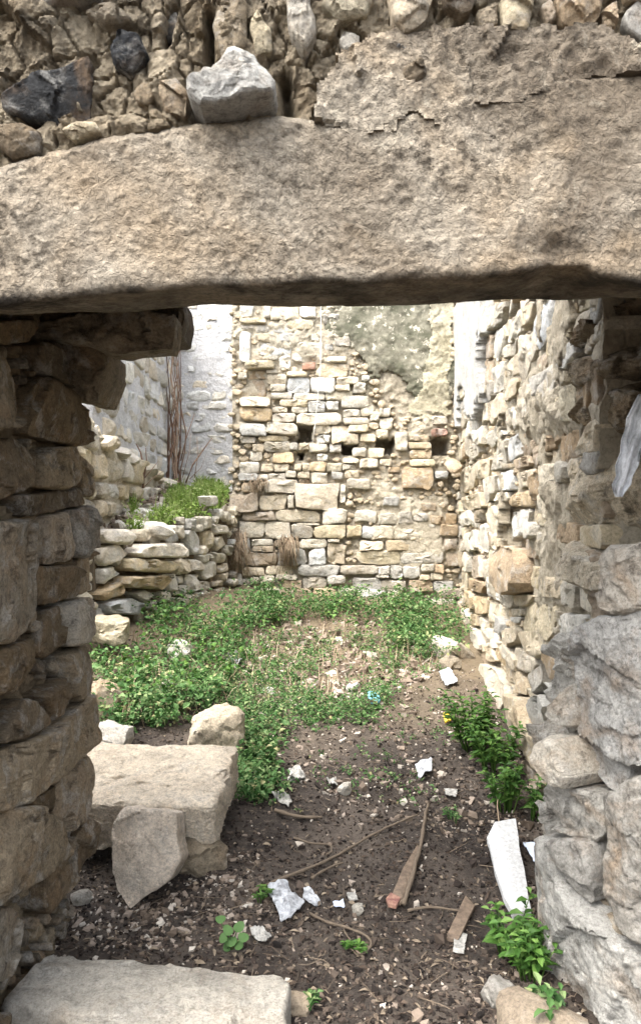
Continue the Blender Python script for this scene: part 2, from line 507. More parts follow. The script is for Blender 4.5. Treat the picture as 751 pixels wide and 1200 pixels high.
_seed = [100]
def stone(plane, poly, color, parent, front=0.03, back=-0.12, px=None, mat=None, name='stone', N=None, R=None, bevel=0.02, rough=0.01, tilt=0.1, freq=9.0, chop=2, sharp=38):
    _seed[0] += 1
    s = _seed[0]
    r = random.Random(s)
    p = np.array(poly)
    size = max(np.ptp(p[:, 0]), np.ptp(p[:, 1]))
    if N is None: N = int(min(40, max(12, 12 + size * 18)))
    if R is None: R = 2 if size < 0.3 else 3
    V, Fc = stone_geo(poly, front, back, s, N, R, bevel, rough, tilt, freq, chop)
    Wd = plane.world(V)
    if np.dot(np.cross(plane.U, plane.V), plane.N) < 0:
        Fc = [f[::-1] for f in Fc]
    return mesh_obj(name, Wd, Fc, mat or M['stone'], parent, sharp=sharp, color=jcol(color, r))

def rect_poly(x0, y0, x1, y1, r, j=0.09):
    w_, h_ = x1 - x0, y1 - y0
    m = min(abs(w_), abs(h_)) * j
    f = lambda: r.uniform(-m, m)
    pts = [(x0 + f(), y0 + f()), (x0 + w_ * 0.5 + f(), y0 + f() * 0.8), (x1 + f(), y0 + f()), (x1 + f() * 0.7, y0 + h_ * 0.5 + f()),
           (x1 + f(), y1 + f()), (x0 + w_ * 0.5 + f(), y1 + f() * 0.8), (x0 + f(), y1 + f()), (x0 + f() * 0.7, y0 + h_ * 0.5 + f())]
    return pts

class Occ:
    """which part of a wall plane already carries a stone"""
    def __init__(s, u0, u1, v0, v1, st=0.015):
        s.u0, s.v0, s.st = u0, v0, st
        s.nu, s.nv = int((u1 - u0) / st) + 1, int((v1 - v0) / st) + 1
        s.g = np.zeros((s.nu, s.nv), bool)
    def _cells(s, poly):
        p = np.array(poly)
        a = np.floor((p.min(0) - [s.u0, s.v0]) / s.st).astype(int)
        b = np.ceil((p.max(0) - [s.u0, s.v0]) / s.st).astype(int) + 1
        a = np.clip(a, 0, [s.nu, s.nv]); b = np.clip(b, 0, [s.nu, s.nv])
        I, J = np.meshgrid(np.arange(a[0], b[0]), np.arange(a[1], b[1]), indexing='ij')
        I, J = I.ravel(), J.ravel()
        if len(I) == 0: return I, J
        m = inpoly(np.stack([s.u0 + (I + .5) * s.st, s.v0 + (J + .5) * s.st], 1), p)
        return I[m], J[m]
    def add(s, poly):
        I, J = s._cells(poly); s.g[I, J] = True
    def frac(s, poly):
        I, J = s._cells(poly)
        return 1.0 if len(I) == 0 else float(s.g[I, J].mean())

def sheet(name, plane, u0, u1, v0, v1, step, hfn, mat, parent=None, back=-0.4, mask=None, closed=True, color=None, sharp=None):
    """height field on a plane with sides (and back) so that it has real thickness; hfn(uv) gives h, mask(uv) > 0 keeps"""
    nu, nv = max(2, int(round((u1 - u0) / step))) + 1, max(2, int(round((v1 - v0) / step))) + 1
    uu, vv = np.meshgrid(np.linspace(u0, u1, nu), np.linspace(v0, v1, nv), indexing='ij')
    uv = np.stack([uu.ravel(), vv.ravel()], 1)
    h = hfn(uv)
    V = np.concatenate([uv, h[:, None]], 1)
    I, J = np.meshgrid(np.arange(nu - 1), np.arange(nv - 1), indexing='ij')
    I, J = I.ravel(), J.ravel()
    Q = np.stack([I * nv + J, (I + 1) * nv + J, (I + 1) * nv + J + 1, I * nv + J + 1], 1)
    if mask is not None:
        mk = mask(uv)
        Q = Q[(mk[Q] > 0).all(1)]
        used = np.unique(Q)
        rm = np.full(len(V), -1); rm[used] = np.arange(len(used))
        V = V[used]; Q = rm[Q]
    E = np.concatenate([Q[:, [0, 1]], Q[:, [1, 2]], Q[:, [2, 3]], Q[:, [3, 0]]])
    key = np.sort(E, 1)
    _, inv, cnt = np.unique(key[:, 0] * (len(V) + 1) + key[:, 1], return_inverse=True, return_counts=True)
    bE = E[cnt[inv.ravel()] == 1]
    bv = np.unique(bE)
    mp = np.full(len(V), -1); mp[bv] = len(V) + np.arange(len(bv))
    B = V[bv].copy(); B[:, 2] = back
    n0 = len(V)
    V = np.concatenate([V, B])
    S = np.stack([bE[:, 1], bE[:, 0], mp[bE[:, 0]], mp[bE[:, 1]]], 1)
    Fc = np.concatenate([Q, S]).tolist()
    if mask is None and closed:
        cs = [mp[0], mp[(nu - 1) * nv], mp[nu * nv - 1], mp[nv - 1]]
        # back face as a fan of the boundary loop corners
        Fc.append([int(cs[0]), int(cs[3]), int(cs[2]), int(cs[1])])
    Wd = plane.world(V)
    if np.dot(np.cross(plane.U, plane.V), plane.N) < 0:
        Fc = [f[::-1] for f in Fc]
    return mesh_obj(name, Wd, Fc, mat, parent, sharp=sharp, color=color)

def courses(u0, u1, v0, v1, rh, rl, r, gap=0.02):
    v = v0
    while v < v1:
        h = r.uniform(*rh)
        u = u0 - r.uniform(0, rl[0])
        while u < u1:
            l = r.uniform(*rl) * (0.7 + 0.5 * h / rh[1])
            a, b = max(u, u0), min(u + l, u1)
            if b - a > 0.06:
                dv = r.uniform(-0.012, 0.012)
                yield (a + gap / 2, v + gap / 2 + dv, b - gap / 2, min(v + h, v1) - gap / 2 + dv)
            u += l
        v += h

def join_stones(name, plane, polys, parent, mat, fronts, back=-0.1, label=None):
    Vs, Fs, n = [], [], 0
    flip = np.dot(np.cross(plane.U, plane.V), plane.N) < 0
    for p, fr in zip(polys, fronts):
        _seed[0] += 1
        V, Fc = stone_geo(p, fr, back, _seed[0], 9, 2, 0.012, 0.006, 0.1, 12)
        Vs.append(V)
        Fs += [tuple(i + n for i in (f[::-1] if flip else f)) for f in Fc]
        n += len(V)
    if not Vs: return None
    o = mesh_obj(name, plane.world(np.concatenate(Vs)), Fs, mat, parent, sharp=38, color=(.76, .70, .60))
    o['kind'] = 'stuff'
    return o

def darts(occ, plane, n, rr, r, ok=None, asp=(1.0, 1.9)):
    out = []
    for _ in range(n):
        u = r.uniform(occ.u0, occ.u0 + occ.nu * occ.st); v = r.uniform(occ.v0, occ.v0 + occ.nv * occ.st)
        s = r.uniform(*rr); a = r.uniform(*asp)
        if ok is not None and not ok(u, v): continue
        an0 = r.uniform(0, 6.28); k = r.randint(5, 7)
        p = [(u + math.cos(an0 + i * 6.283 / k) * s * a * r.uniform(.75, 1.1), v + math.sin(an0 + i * 6.283 / k) * s * r.uniform(.75, 1.1)) for i in range(k)]
        if occ.frac(p) < 0.08:
            occ.add(p); out.append(p)
    return out

def rock(name, loc, dims, rot, seed, color, mat=None, parent=None, sub=4, box=5.0, cuts=7, rough=0.03, freq=5.0, cutd=(0.55, 0.9), sharp=32, hew=4):
    bm = bmesh.new()
    bmesh.ops.create_icosphere(bm, subdivisions=sub, radius=1.0)
    V = np.array([v.co[:] for v in bm.verts]); Fc = [tuple(v.index for v in f.verts) for f in bm.faces]
    bm.free()
    r = np.random.default_rng(seed)
    k = box
    V = V / (np.abs(V) ** k).sum(1)[:, None] ** (1 / k)
    for i in range(cuts):
        n = r.normal(size=3); n /= np.linalg.norm(n)
        n2 = n
        ext = (np.abs(V @ n2)).max()
        d = ext * r.uniform(*cutd)
        over = V @ n2 - d
        V = V - np.maximum(0, over)[:, None] * n2 * 0.95
    for i in range(int(cuts * hew)):
        n = r.normal(size=3); n /= np.linalg.norm(n)
        d = np.quantile(V @ n, r.uniform(0.90, 0.985))
        V = V - np.maximum(0, V @ n - d)[:, None] * n * 0.9
    V = V * np.array(dims) / 2
    nrm = V / np.maximum(np.linalg.norm(V, axis=1)[:, None], 1e-6)
    sz = min(dims)
    V = V + nrm * (fbm(V + seed * 1.7, freq, 5, 0.55) * rough * 0.9 + facet(V + seed, freq * 1.6, seed % 11) * rough * 0.7 + facet(V + seed, freq * 4.5, seed % 7) * rough * 0.25 + fbm(V + seed, freq * 9, 3, 0.6) * rough * 0.25)[:, None]
    R_ = np.array(Euler([math.radians(a) for a in rot]).to_matrix())
    V = V @ R_.T + np.array(loc)
    ob = mesh_obj(name, V, Fc, mat or M['block'], parent, origin=loc, sharp=sharp, color=jcol(color, random.Random(seed), 0.03))
    return ob

def tube_geo(path, radii, nseg=6):
    P = np.array(path, float)
    n = len(P)
    V, Fc = [], []
    for i in range(n):
        t = P[min(i + 1, n - 1)] - P[max(i - 1, 0)]
        t /= np.linalg.norm(t) + 1e-9
        a = np.cross(t, [0, 0, 1.0]) if abs(t[2]) < 0.9 else np.cross(t, [1.0, 0, 0])
        a /= np.linalg.norm(a); b = np.cross(t, a)
        rr = radii[i] if hasattr(radii, '__len__') else radii
        for k in range(nseg):
            an = 2 * math.pi * k / nseg
            V.append(P[i] + (a * math.cos(an) + b * math.sin(an)) * rr)
    for i in range(n - 1):
        for k in range(nseg):
            k2 = (k + 1) % nseg
            Fc.append((i * nseg + k, i * nseg + k2, (i + 1) * nseg + k2, (i + 1) * nseg + k))
    Fc.append(tuple(range(nseg))[::-1]); Fc.append(tuple((n - 1) * nseg + k for k in range(nseg)))
    return np.array(V), Fc

def merge(parts):
    Vs, Fs, n = [], [], 0
    for V, Fc in parts:
        Vs.append(V); Fs += [tuple(i + n for i in f) for f in Fc]; n += len(V)
    return np.concatenate(Vs), Fs

# ------------------------------------------------------------------ the ground
def gz(X, Y):
    X = np.asarray(X, float); Y = np.asarray(Y, float)
    t = np.clip((Y - 2.7) / 5.3, 0, 1)
    z = 0.56 * t + 0.03 * np.sin(Y * 1.7 + 0.6) * np.clip((Y - 2.5), 0, 1)
    lf = np.clip((-0.25 - X) / 1.2, 0, 1); lf = lf * lf * (3 - 2 * lf)
    by = np.clip((Y - 3.6) / 1.8, 0, 1) * np.clip((10.5 - Y) / 3, 0, 1)
    z = z + 0.27 * lf * by
    rt = np.clip((X - 0.6) / 0.9, 0, 1)
    z = z - 0.10 * rt * np.clip((Y - 4) / 3, 0, 1)
    return z

def gnd(px, py, lift=0.0):
    for d in np.arange(1.3, 11, 0.01):
        x = (px - CX) * d / F
        z = CZ - (py - CY) * d / F
        if z <= float(gz(x, d)) + lift:
            return np.array([x, d, z])
    return np.array([(px - CX) * 10 / F, 10, 0.5])

def ground_mesh(name, xs, ys, amp, mat):
    X, Y = np.meshgrid(xs, ys, indexing='ij')
    P = np.stack([X.ravel(), Y.ravel(), np.zeros(X.size)], 1)
    z = gz(P[:, 0], P[:, 1]) + fbm(P, 2.2, 4) * 0.05 * np.clip((np.abs(P[:, 1] - 1) + 0.3), 0.2, 1) + (fbm(P, 14, 5, 0.65) * amp)
    P[:, 2] = z
    nx, ny = len(xs), len(ys)
    I, J = np.meshgrid(np.arange(nx - 1), np.arange(ny - 1), indexing='ij'); I, J = I.ravel(), J.ravel()
    Q = np.stack([I * ny + J, (I + 1) * ny + J, (I + 1) * ny + J + 1, I * ny + J + 1], 1)
    o = mesh_obj(name, P, Q, mat, origin=(0, 0, 0))
    o['kind'] = 'structure'
    return o
xs = np.concatenate([[-600, -150, -40, -14, -7, -4.5, -3.2, -2.5], np.arange(-2.1, 1.75, 0.02), [2.1, 2.6, 3.3, 4.5, 7, 14, 40, 150, 600]])
ys = np.concatenate([[-600, -150, -40, -14, -6, -3, -1.5, -0.6, 0, 0.5, 0.9, 1.2], np.arange(1.5, 8.2, 0.02), [8.5, 9, 9.7, 10.5, 12, 15, 22, 45, 150, 600]])
ground_mesh('ground', xs, ys, 0.022, M['soil'])

def gfull(P):
    P = np.asarray(P, float)
    Q = np.stack([P[:, 0], P[:, 1], np.zeros(len(P))], 1)
    return gz(P[:, 0], P[:, 1]) + fbm(Q, 2.2, 4) * 0.05 * np.clip((np.abs(P[:, 1] - 1) + 0.3), 0.2, 1)

# ------------------------------------------------------------------ back wall
BW = vplane(-0.97, 8.0, 1.62, 8.0)
bw = thing('back_wall', 'cream rubble stone wall closing the far end of the roofless room', 'stone wall', (0.3, 8.0, 0.4))
bu0, bu1, bv0, bv1 = 0.0, 2.75, 0.1, 4.7
bocc = Occ(bu0, bu1, bv0, bv1)
A, B, C_, D = (270, 350), (400, 350), (255, 520), (395, 520)
Z5 = 5.007
BWS = [
 (A, [(55,30,135,110,'w'),(190,45,235,110,'W'),(240,45,330,125,'c'),(330,40,400,125,'c'),(405,35,500,110,'w'),(560,40,670,75,'p'),(540,90,640,150,'g'),
  (55,118,210,150,'y'),(335,120,490,180,'y'),(60,155,140,180,'g'),(50,190,120,375,'W'),(150,155,230,200,'g'),(160,200,250,255,'c'),(250,140,340,200,'g'),
  (290,205,370,255,'g'),(375,215,460,255,'c'),(470,210,525,250,'c'),(175,262,355,330,'b'),(390,260,545,320,'c'),(555,265,600,305,'g'),(610,220,700,280,'g'),
  (285,335,355,415,'w'),(220,330,280,360,'c'),(420,375,500,418,'R'),(535,340,685,375,'y'),(360,320,420,372,'g'),(90,370,260,415,'y',.09),(505,385,690,460,'Y'),
  (330,428,450,462,'y'),(210,417,275,440,'c'),(100,420,205,470,'t',-.03),(50,435,100,470,'c'),(215,445,330,500,'c'),(335,465,468,550,'b'),(470,462,612,550,'b'),
  (620,462,751,500,'c'),(230,505,325,548,'c'),(115,475,205,570,'t',-.05),(240,550,365,590,'w'),(370,555,555,598,'c'),(560,545,715,598,'y'),(615,505,700,543,'c'),
  (60,578,235,635,'p',.06),(290,595,390,635,'y'),(390,595,452,638,'y'),(455,600,555,668,'b'),(562,600,635,655,'w'),(245,638,335,670,'c'),(358,638,455,672,'c'),
  (60,640,240,720,'Y'),(245,672,385,728,'g'),(390,672,650,740,'c'),(60,735,212,805,'g'),(215,735,395,800,'w',.07),(485,740,590,795,'c'),(160,802,345,838,'y'),
  (505,797,585,850,'w'),(592,745,690,850,'c'),(130,850,195,900,'c'),(197,840,350,895,'c'),(350,845,400,890,'g'),(400,850,460,890,'c'),(462,852,570,900,'c'),(580,855,652,900,'w'),
  (60,808,150,846,'g')]),
 (B, [(0,340,35,370,'y'),(70,490,140,550,'w'),(0,572,155,645,'c'),(110,622,185,685,'c'),(10,648,108,693,'w'),(10,697,160,735,'w'),(165,665,225,715,'w'),
  (220,645,285,695,'c'),(40,738,155,785,'y'),(225,700,300,765,'c'),(120,450,165,480,'w'),(15,792,100,850,'c'),(205,770,270,815,'c'),(110,790,200,840,'c'),
  (315,790,385,890,'c'),(390,840,525,882,'y'),(525,765,620,808,'R'),(530,690,620,740,'c'),(400,800,460,835,'c')]),
 (C_, [(190,40,260,105,'c'),(325,48,450,113,'Y'),(585,60,648,105,'w'),(652,5,725,106,'w'),(130,110,245,170,'w'),(255,117,328,165,'c'),(330,120,420,163,'c'),
  (450,120,493,158,'c'),(540,108,636,160,'Y'),(640,112,728,163,'y'),(497,112,540,160,'c'),(120,174,235,220,'g'),(240,177,298,215,'c'),(300,174,398,216,'g'),
  (400,160,462,200,'c'),(470,165,540,203,'c'),(547,167,645,235,'c'),(670,167,735,210,'g'),(478,207,540,240,'d'),(145,225,240,288,'t'),(275,214,475,285,'w'),
  (75,292,235,396,'t',.06),(245,297,403,390,'c'),(410,300,448,380,'c'),(452,242,710,380,'C',.06),(715,240,751,350,'w'),(145,400,340,452,'t'),(345,390,600,463,'c'),
  (615,384,751,470,'w'),(50,400,138,418,'g'),(130,455,276,555,'c'),(280,464,432,560,'c'),(437,477,558,556,'g'),(565,480,751,553,'y'),(462,466,600,478,'c'),
  (200,560,325,598,'c'),(205,602,330,633,'e'),(478,562,640,613,'c'),(645,560,715,578,'c'),(332,562,470,605,'t'),(165,637,345,716,'t'),(350,612,520,713,'g'),
  (530,617,632,715,'b'),(636,587,751,703,'C'),(145,725,276,775,'c'),(282,720,440,766,'c'),(475,716,710,778,'g'),(195,780,245,820,'c'),(250,772,335,820,'g'),
  (342,768,470,798,'c'),(385,802,490,855,'t'),(500,784,640,850,'g'),(645,772,751,820,'g'),(90,790,190,850,'g'),(100,850,370,890,'g'),(60,560,195,640,'g'),(70,650,160,720,'g')]),
 (D, [(90,25,170,72,'c'),(180,25,275,85,'c'),(340,0,413,90,'c'),(418,0,545,30,'y'),(422,35,555,89,'Y'),(425,93,570,135,'y'),(30,85,128,118,'c'),
  (132,90,240,140,'c'),(250,90,320,130,'c'),(30,122,110,155,'c'),(372,141,565,262,'o',.05),(300,137,368,168,'o'),(45,160,130,203,'c'),(60,207,190,265,'c'),
  (570,160,650,205,'g'),(270,310,360,365,'G'),(15,272,100,350,'w'),(490,347,580,395,'o'),(360,402,440,470,'g'),(445,404,530,455,'g'),(240,407,350,470,'c'),
  (102,392,230,460,'c'),(540,420,630,472,'o'),(635,407,700,470,'o'),(57,477,140,545,'y'),(147,482,225,555,'b'),(600,472,710,535,'t'),(510,470,595,555,'g'),
  (115,627,365,703,'y'),(130,570,270,625,'c'),(285,570,420,628,'Y'),(372,637,625,703,'g'),(15,710,235,768,'g'),(240,717,305,768,'g'),(310,717,380,788,'g'),
  (385,722,480,785,'g'),(228,772,300,785,'w'),(490,706,568,750,'c'),(572,708,625,758,'t'),(90,788,258,860,'g'),(480,770,540,800,'c'),(545,762,620,800,'c'),
  (260,800,400,860,'g'),(420,800,560,870,'t'),(565,805,680,870,'g'),(425,540,505,565,'c'),(625,560,700,620,'t'),(640,640,720,720,'t'),(200,480,330,560,'c'),(340,500,500,560,'c')]),
]
BHOLES = [(349, 499, 366, 516), (401, 521, 418, 532), (441, 513, 463, 531), (504, 512, 526, 533), (349, 530, 356, 540)]
for (ox, oy), lst in BWS:
    for it in lst:
        x0, y0, x1, y1, c = it[:5]
        r = random.Random(hash((ox, x0, y0)) & 0xffff)
        pp = rect_poly(ox + x0 / Z5, oy + y0 / Z5, ox + x1 / Z5, oy + y1 / Z5, r, 0.10)
        uv = BW.poly(pp)
        if bocc.frac(uv) > 0.35: continue
        upper = (oy + y0 / Z5) < 432 and (ox + x0 / Z5) > 285
        fr = it[5] if len(it) > 5 else (r.uniform(0.004, 0.024) if upper else r.uniform(0.008, 0.045))
        stone(BW, uv, c, bw, fr, -0.14, bevel=0.011, rough=0.015, chop=3, N=16, R=3, name='brick' if c == 'R' else 'stone', tilt=0.14)
        bocc.add(uv)
for h in BHOLES:
    bocc.add(BW.poly([(h[0], h[1]), (h[2], h[1]), (h[2], h[3]), (h[0], h[3])]))
PLAST = [(440, 330), (530, 330), (529, 420), (524, 486), (512, 484), (500, 494), (488, 490), (470, 488), (455, 470), (447, 455), (436, 440), (425, 418), (405, 405), (395, 392), (385, 372), (384, 330)]
plast_uv = [BW.uv(*p) for p in PLAST]
top_uv = [BW.uv(384, 332), BW.uv(530, 332), (bu1, 4.7), (BW.uv(384, 332)[0] - 0.05, 4.7)]
r = random.Random(3)
for q in courses(bu0 + 0.02, bu1, 3.86, 4.68, (0.10, 0.17), (0.16, 0.42), r):
    p = rect_poly(*q, r, 0.1)
    if inpoly([((q[0] + q[2]) / 2, (q[1] + q[3]) / 2)], top_uv)[0]: continue
    stone(BW, p, r.choice('wccygb'), bw, r.uniform(.005, .03), -0.12, N=10, R=2); bocc.add(p)
for q in courses(bu0 + 0.02, bu1, 0.12, 0.72, (0.10, 0.17), (0.16, 0.4), r):
    p = rect_poly(*q, r, 0.1)
    if bocc.frac(p) > 0.2: continue
    stone(BW, p, r.choice('ctgg'), bw, r.uniform(.01, .05), -0.12, N=10, R=2); bocc.add(p)
bplast = lambda u, v: not inpoly([(u, v)], plast_uv)[0]
fp = darts(bocc, BW, 5200, (0.016, 0.045), random.Random(5), lambda u, v: 0 < u < bu1 - 0.1 and bplast(u, v))
join_stones('small_rubble', BW, fp, bw, M['stone'], [random.Random(i).uniform(-.03, .012) for i in range(len(fp))])
SM = [(330, 390, 60, .042), (300, 400, 40, .03), (480, 625, 34, .06), (450, 585, 30, .055), (500, 600, 26, .05), (490, 655, 30, .055), (420, 545, 22, .04), (380, 400, 40, .05), (500, 500, 22, .06), (455, 505, 16, .03), (515, 640, 25, .045)]
def bw_h(uv):
    P = BW.world(np.concatenate([uv, np.zeros((len(uv), 1))], 1))
    px = to_px(P)
    h = -0.066 + 0.03 * fbm(P, 6, 4) + 0.016 * facet(P, 16, 4)
    c1, c2, cv = cellular(P * np.array([1, 1, 1.9]), 6.5, 2)
    h = h + 0.035 * (cv - 0.4) * np.clip((c2 - c1) * 3.5, 0, 1)
    for x, y, rad, a in SM:
        h = h + a * np.exp(-(((px[:, 0] - x) / rad) ** 2 + ((px[:, 1] - y) / rad) ** 2))
    h = np.where(px[:, 1] < 345, h + 0.045, h)
    h = np.minimum(h, 0.015 + 0.01 * ridged(P, 20, 3))
    for x0, y0, x1, y1 in BHOLES:
        ins = np.minimum(np.minimum(px[:, 0] - x0, x1 - px[:, 0]), np.minimum(px[:, 1] - y0, y1 - px[:, 1])) + 4 * fbm(P, 12, 3)
        h = np.where(ins > 0, -0.36, h)
    h = np.where((px[:, 0] > 527) & (px[:, 1] > 548) & (px[:, 1] < 600), h - 0.05, h)
    return h
sheet('mortar', BW, bu0 + 0.01, bu1, bv0, bv1, 0.018, bw_h, M['mortar'], bw, -0.55)
def pl_mask(uv):
    P3 = np.concatenate([uv, np.zeros((len(uv), 1))], 1)
    d = np.maximum(polydist(uv, plast_uv), polydist(uv, top_uv))
    return d - 0.03 + 0.26 * fbm(P3, 5.5, 7, 0.68) + 0.30 * fbm(P3 + 4, 2.2, 2)
def pl_h(uv):
    P3 = np.concatenate([uv, np.zeros((len(uv), 1))], 1)
    return -0.022 + 0.044 * np.clip(pl_mask(uv) / 0.22, 0, 1) + 0.02 * fbm(P3, 3, 4) + 0.008 * fbm(P3, 18, 4) + 0.008 * facet(P3, 9, 2)
sheet('plaster', BW, 0.5, bu1, 2.0, bv1 - 0.02, 0.016, pl_h, M['mossy'], bw, -0.05, pl_mask)
PL2 = [(498, 330), (530, 330), (529, 420), (525, 490), (512, 484), (500, 494), (486, 490), (474, 487), (489, 455), (499, 415), (501, 380)]
pl2_uv = [BW.uv(*p) for p in PL2]
sheet('cream_plaster', BW, 1.4, bu1, 2.2, 3.95, 0.014, lambda uv: pl_h(uv) + 0.012, M['creamplaster'], bw, -0.02,
      lambda uv: polydist(uv, pl2_uv) + 0.12 * fbm(np.concatenate([uv, np.zeros((len(uv), 1))], 1), 5, 6, 0.65))

# ------------------------------------------------------------------ right side wall
RW = vplane(1.0, 2.3, 1.55, 8.35)
rw = thing('side_wall', 'tall rubble stone side wall with flaking white plaster, receding along the earth floor', 'stone wall', (1.3, 5.2, 0.2))
ru0, ru1, rv0, rv1 = 0.35, 5.85, -0.1, 3.7
rocc = Occ(ru0, ru1, rv0, rv1)
E_, F_, G_ = (510, 340, 3.576), (510, 540, 3.576), (530, 740, 3.4)
RWS = [
 (E_, [('t',(215,190),(240,190),(238,280),(215,290)),('t',(215,295),(240,300),(240,390),(222,400)),('c',(255,60),(320,50),(290,130),(250,160)),
  ('b',(250,180),(300,150),(290,250),(255,300)),('w',(255,330),(290,300),(285,410),(245,440)),('c',(320,130),(365,70),(360,180),(315,230)),('c',(300,235),(350,190),(330,270),(290,290)),
  ('b',(430,60),(500,45),(495,190),(440,240),(415,180)),('c',(370,50),(425,45),(410,130),(370,170)),('w',(370,190),(430,185),(430,260),(400,340),(370,380)),
  ('c',(310,290),(365,250),(360,340),(310,360)),('Y',(505,60),(590,45),(580,115),(545,140),(500,190)),('y',(600,40),(680,38),(640,75),(600,95)),
  ('c',(590,185),(620,100),(690,70),(670,140),(620,180)),('y',(490,215),(580,130),(580,190),(510,280),(490,290)),('t',(425,290),(470,245),(505,290),(450,340),(430,320)),
  ('b',(520,300),(540,250),(600,200),(620,260),(560,330)),('b',(390,420),(420,370),(510,315),(525,400),(500,460),(440,500),(395,525)),
  ('w',(335,500),(388,455),(390,520),(340,590)),('c',(230,470),(280,430),(290,510),(250,560)),('c',(292,500),(330,490),(330,570),(292,600)),
  ('t',(370,590),(410,540),(410,600),(380,630)),('c',(415,540),(480,490),(500,540),(440,580)),('t',(435,620),(540,560),(540,600),(470,680),(440,670)),
  ('t',(365,660),(408,625),(408,680),(375,700)),('c',(265,650),(298,620),(290,740),(235,760)),('b',(300,630),(362,592),(360,670),(310,730)),
  ('c',(215,610),(260,570),(290,600),(240,660)),('t',(340,712),(390,692),(400,730),(350,755)),('c',(140,670),(190,640),(190,690),(150,720)),
  ('c',(180,720),(230,700),(220,787),(170,787)),('c',(310,380),(360,370),(350,420),(330,450),(300,470)),('y',(360,410),(390,400),(385,440),(365,450)),
  ('c',(690,150),(740,110),(720,190),(680,220)),('c',(640,200),(670,180),(680,230),(640,270))]),
 (F_, [('c',(105,40),(175,10),(160,110),(110,140)),('c',(110,160),(205,130),(205,195),(140,205)),('w',(100,225),(150,207),(165,260),(115,275)),('e',(175,210),(200,205),(195,255),(175,260)),
  ('w',(200,80),(258,60),(255,128),(215,180)),('b',(265,55),(320,40),(320,120),(265,125)),('c',(250,135),(298,130),(300,170),(255,170)),('c',(340,55),(430,30),(400,100),(350,120)),
  ('Y',(320,140),(400,125),(400,195),(310,185)),('t',(405,70),(445,40),(445,150),(405,170)),('c',(228,200),(276,180),(276,335),(232,290)),('w',(348,215),(395,203),(385,300),(345,340)),
  ('w',(190,270),(223,265),(223,380),(187,375)),('w',(130,310),(180,290),(180,370),(135,380)),('t',(303,390),(330,362),(390,372),(400,450),(400,545),(340,550),(303,510),.12),
  ('t',(150,410),(188,397),(198,490),(155,480)),('c',(192,420),(225,410),(212,480),(203,495)),('c',(110,450),(140,430),(135,540),(105,545)),('t',(150,492),(215,510),(200,555),(150,540)),
  ('w',(217,480),(270,490),(275,590),(220,560)),('Y',(135,545),(165,552),(165,620),(130,610)),('Y',(170,570),(213,570),(213,640),(180,640)),('c',(217,592),(270,602),(270,690),(217,670)),
  ('c',(285,552),(338,562),(330,620),(285,610)),('c',(342,562),(410,562),(390,608),(345,608)),('y',(385,595),(500,600),(520,640),(490,750),(400,740),(362,690)),
  ('Y',(145,642),(180,652),(180,690),(150,690)),('w',(192,700),(260,720),(270,787),(200,770)),('c',(150,700),(188,710),(198,787),(160,787)),('c',(290,710),(340,690),(345,750),(300,787)),
  ('c',(322,620),(360,622),(360,650),(322,650)),('w',(322,655),(355,655),(350,680),(322,675)),('y',(420,220),(500,203),(500,280),(430,270)),('c',(430,300),(540,330),(530,480),(440,450)),
  ('c',(450,20),(540,10),(530,90),(460,110)),('c',(520,120),(600,100),(600,190),(530,200)),('c',(450,480),(540,500),(540,580),(460,570)),('w',(530,640),(640,650),(620,770),(520,760)),
  ('c',(550,350),(590,350),(590,460),(560,500))]),
 (G_, [('c',(70,20),(98,20),(95,150),(75,160)),('t',(102,62),(138,82),(138,230),(102,210)),('c',(142,132),(200,162),(238,260),(210,390),(162,300),(142,230),.08),('c',(117,50),(160,60),(178,118),(150,120)),
  ('Y',(170,42),(203,60),(213,148),(180,110)),('Y',(212,112),(290,192),(298,250),(252,240),(217,180)),('c',(272,0),(370,0),(380,78),(330,108),(272,70)),('g',(252,64),(328,112),(320,168),(262,150)),
  ('g',(322,172),(368,124),(368,208),(340,250)),('t',(377,92),(490,62),(500,130),(460,230),(402,190)),('w',(372,202),(420,222),(480,290),(440,328),(402,300)),
  ('g',(317,282),(368,252),(393,300),(368,390),(327,370)),('c',(372,312),(420,312),(448,410),(402,420)),('Y',(252,252),(308,272),(330,360),(408,460),(408,560),(332,480),(262,360),.09),
  ('y',(228,374),(258,364),(328,490),(290,530),(232,450),.08),('t',(312,542),(350,514),(408,600),(408,650),(370,700),(332,620),.09),('c',(382,522),(420,492),(428,590),(402,590)),
  ('c',(303,222),(340,252),(312,278)),('w',(442,332),(490,372),(540,470),(512,470),(452,400)),('c',(422,0),(540,0),(512,88),(432,60)),('c',(200,20),(262,10),(262,55),(220,60))]),
]
r = random.Random(11)
for (ox, oy, z), lst in RWS:
    for it in lst:
        c = it[0]
        fr = None
        pts = list(it[1:])
        if isinstance(pts[-1], float): fr = pts.pop()
        uv = RW.poly([(ox + x / z, oy + y / z) for x, y in pts])
        cc = np.mean(uv, axis=0)
        uv = [tuple(cc + (np.array(p) - cc) * 1.04) for p in uv]
        if rocc.frac(uv) > 0.4: continue
        if fr is None: fr = r.uniform(0.0, 0.032)
        stone(RW, uv, c, rw, fr, -0.15, bevel=0.008, rough=0.013, tilt=0.09, freq=7, chop=2, N=28, R=6)
        rocc.add(uv)
NICHE = [F_[0] + 280 / 3.576, F_[1] + 195 / 3.576, F_[0] + 350 / 3.576, F_[1] + 362 / 3.576]
rocc.add(RW.poly([(NICHE[0], NICHE[1]), (NICHE[2], NICHE[1]), (NICHE[2], NICHE[3]), (NICHE[0], NICHE[3])]))
RPL = [(526, 300), (580, 300), (577, 352), (575, 376), (570, 396), (569, 430), (571, 462), (566, 480), (562, 495), (556, 488), (554, 460), (549, 452), (545, 456), (541, 500), (537, 470), (535, 440), (533, 470), (530, 505), (526, 490)]
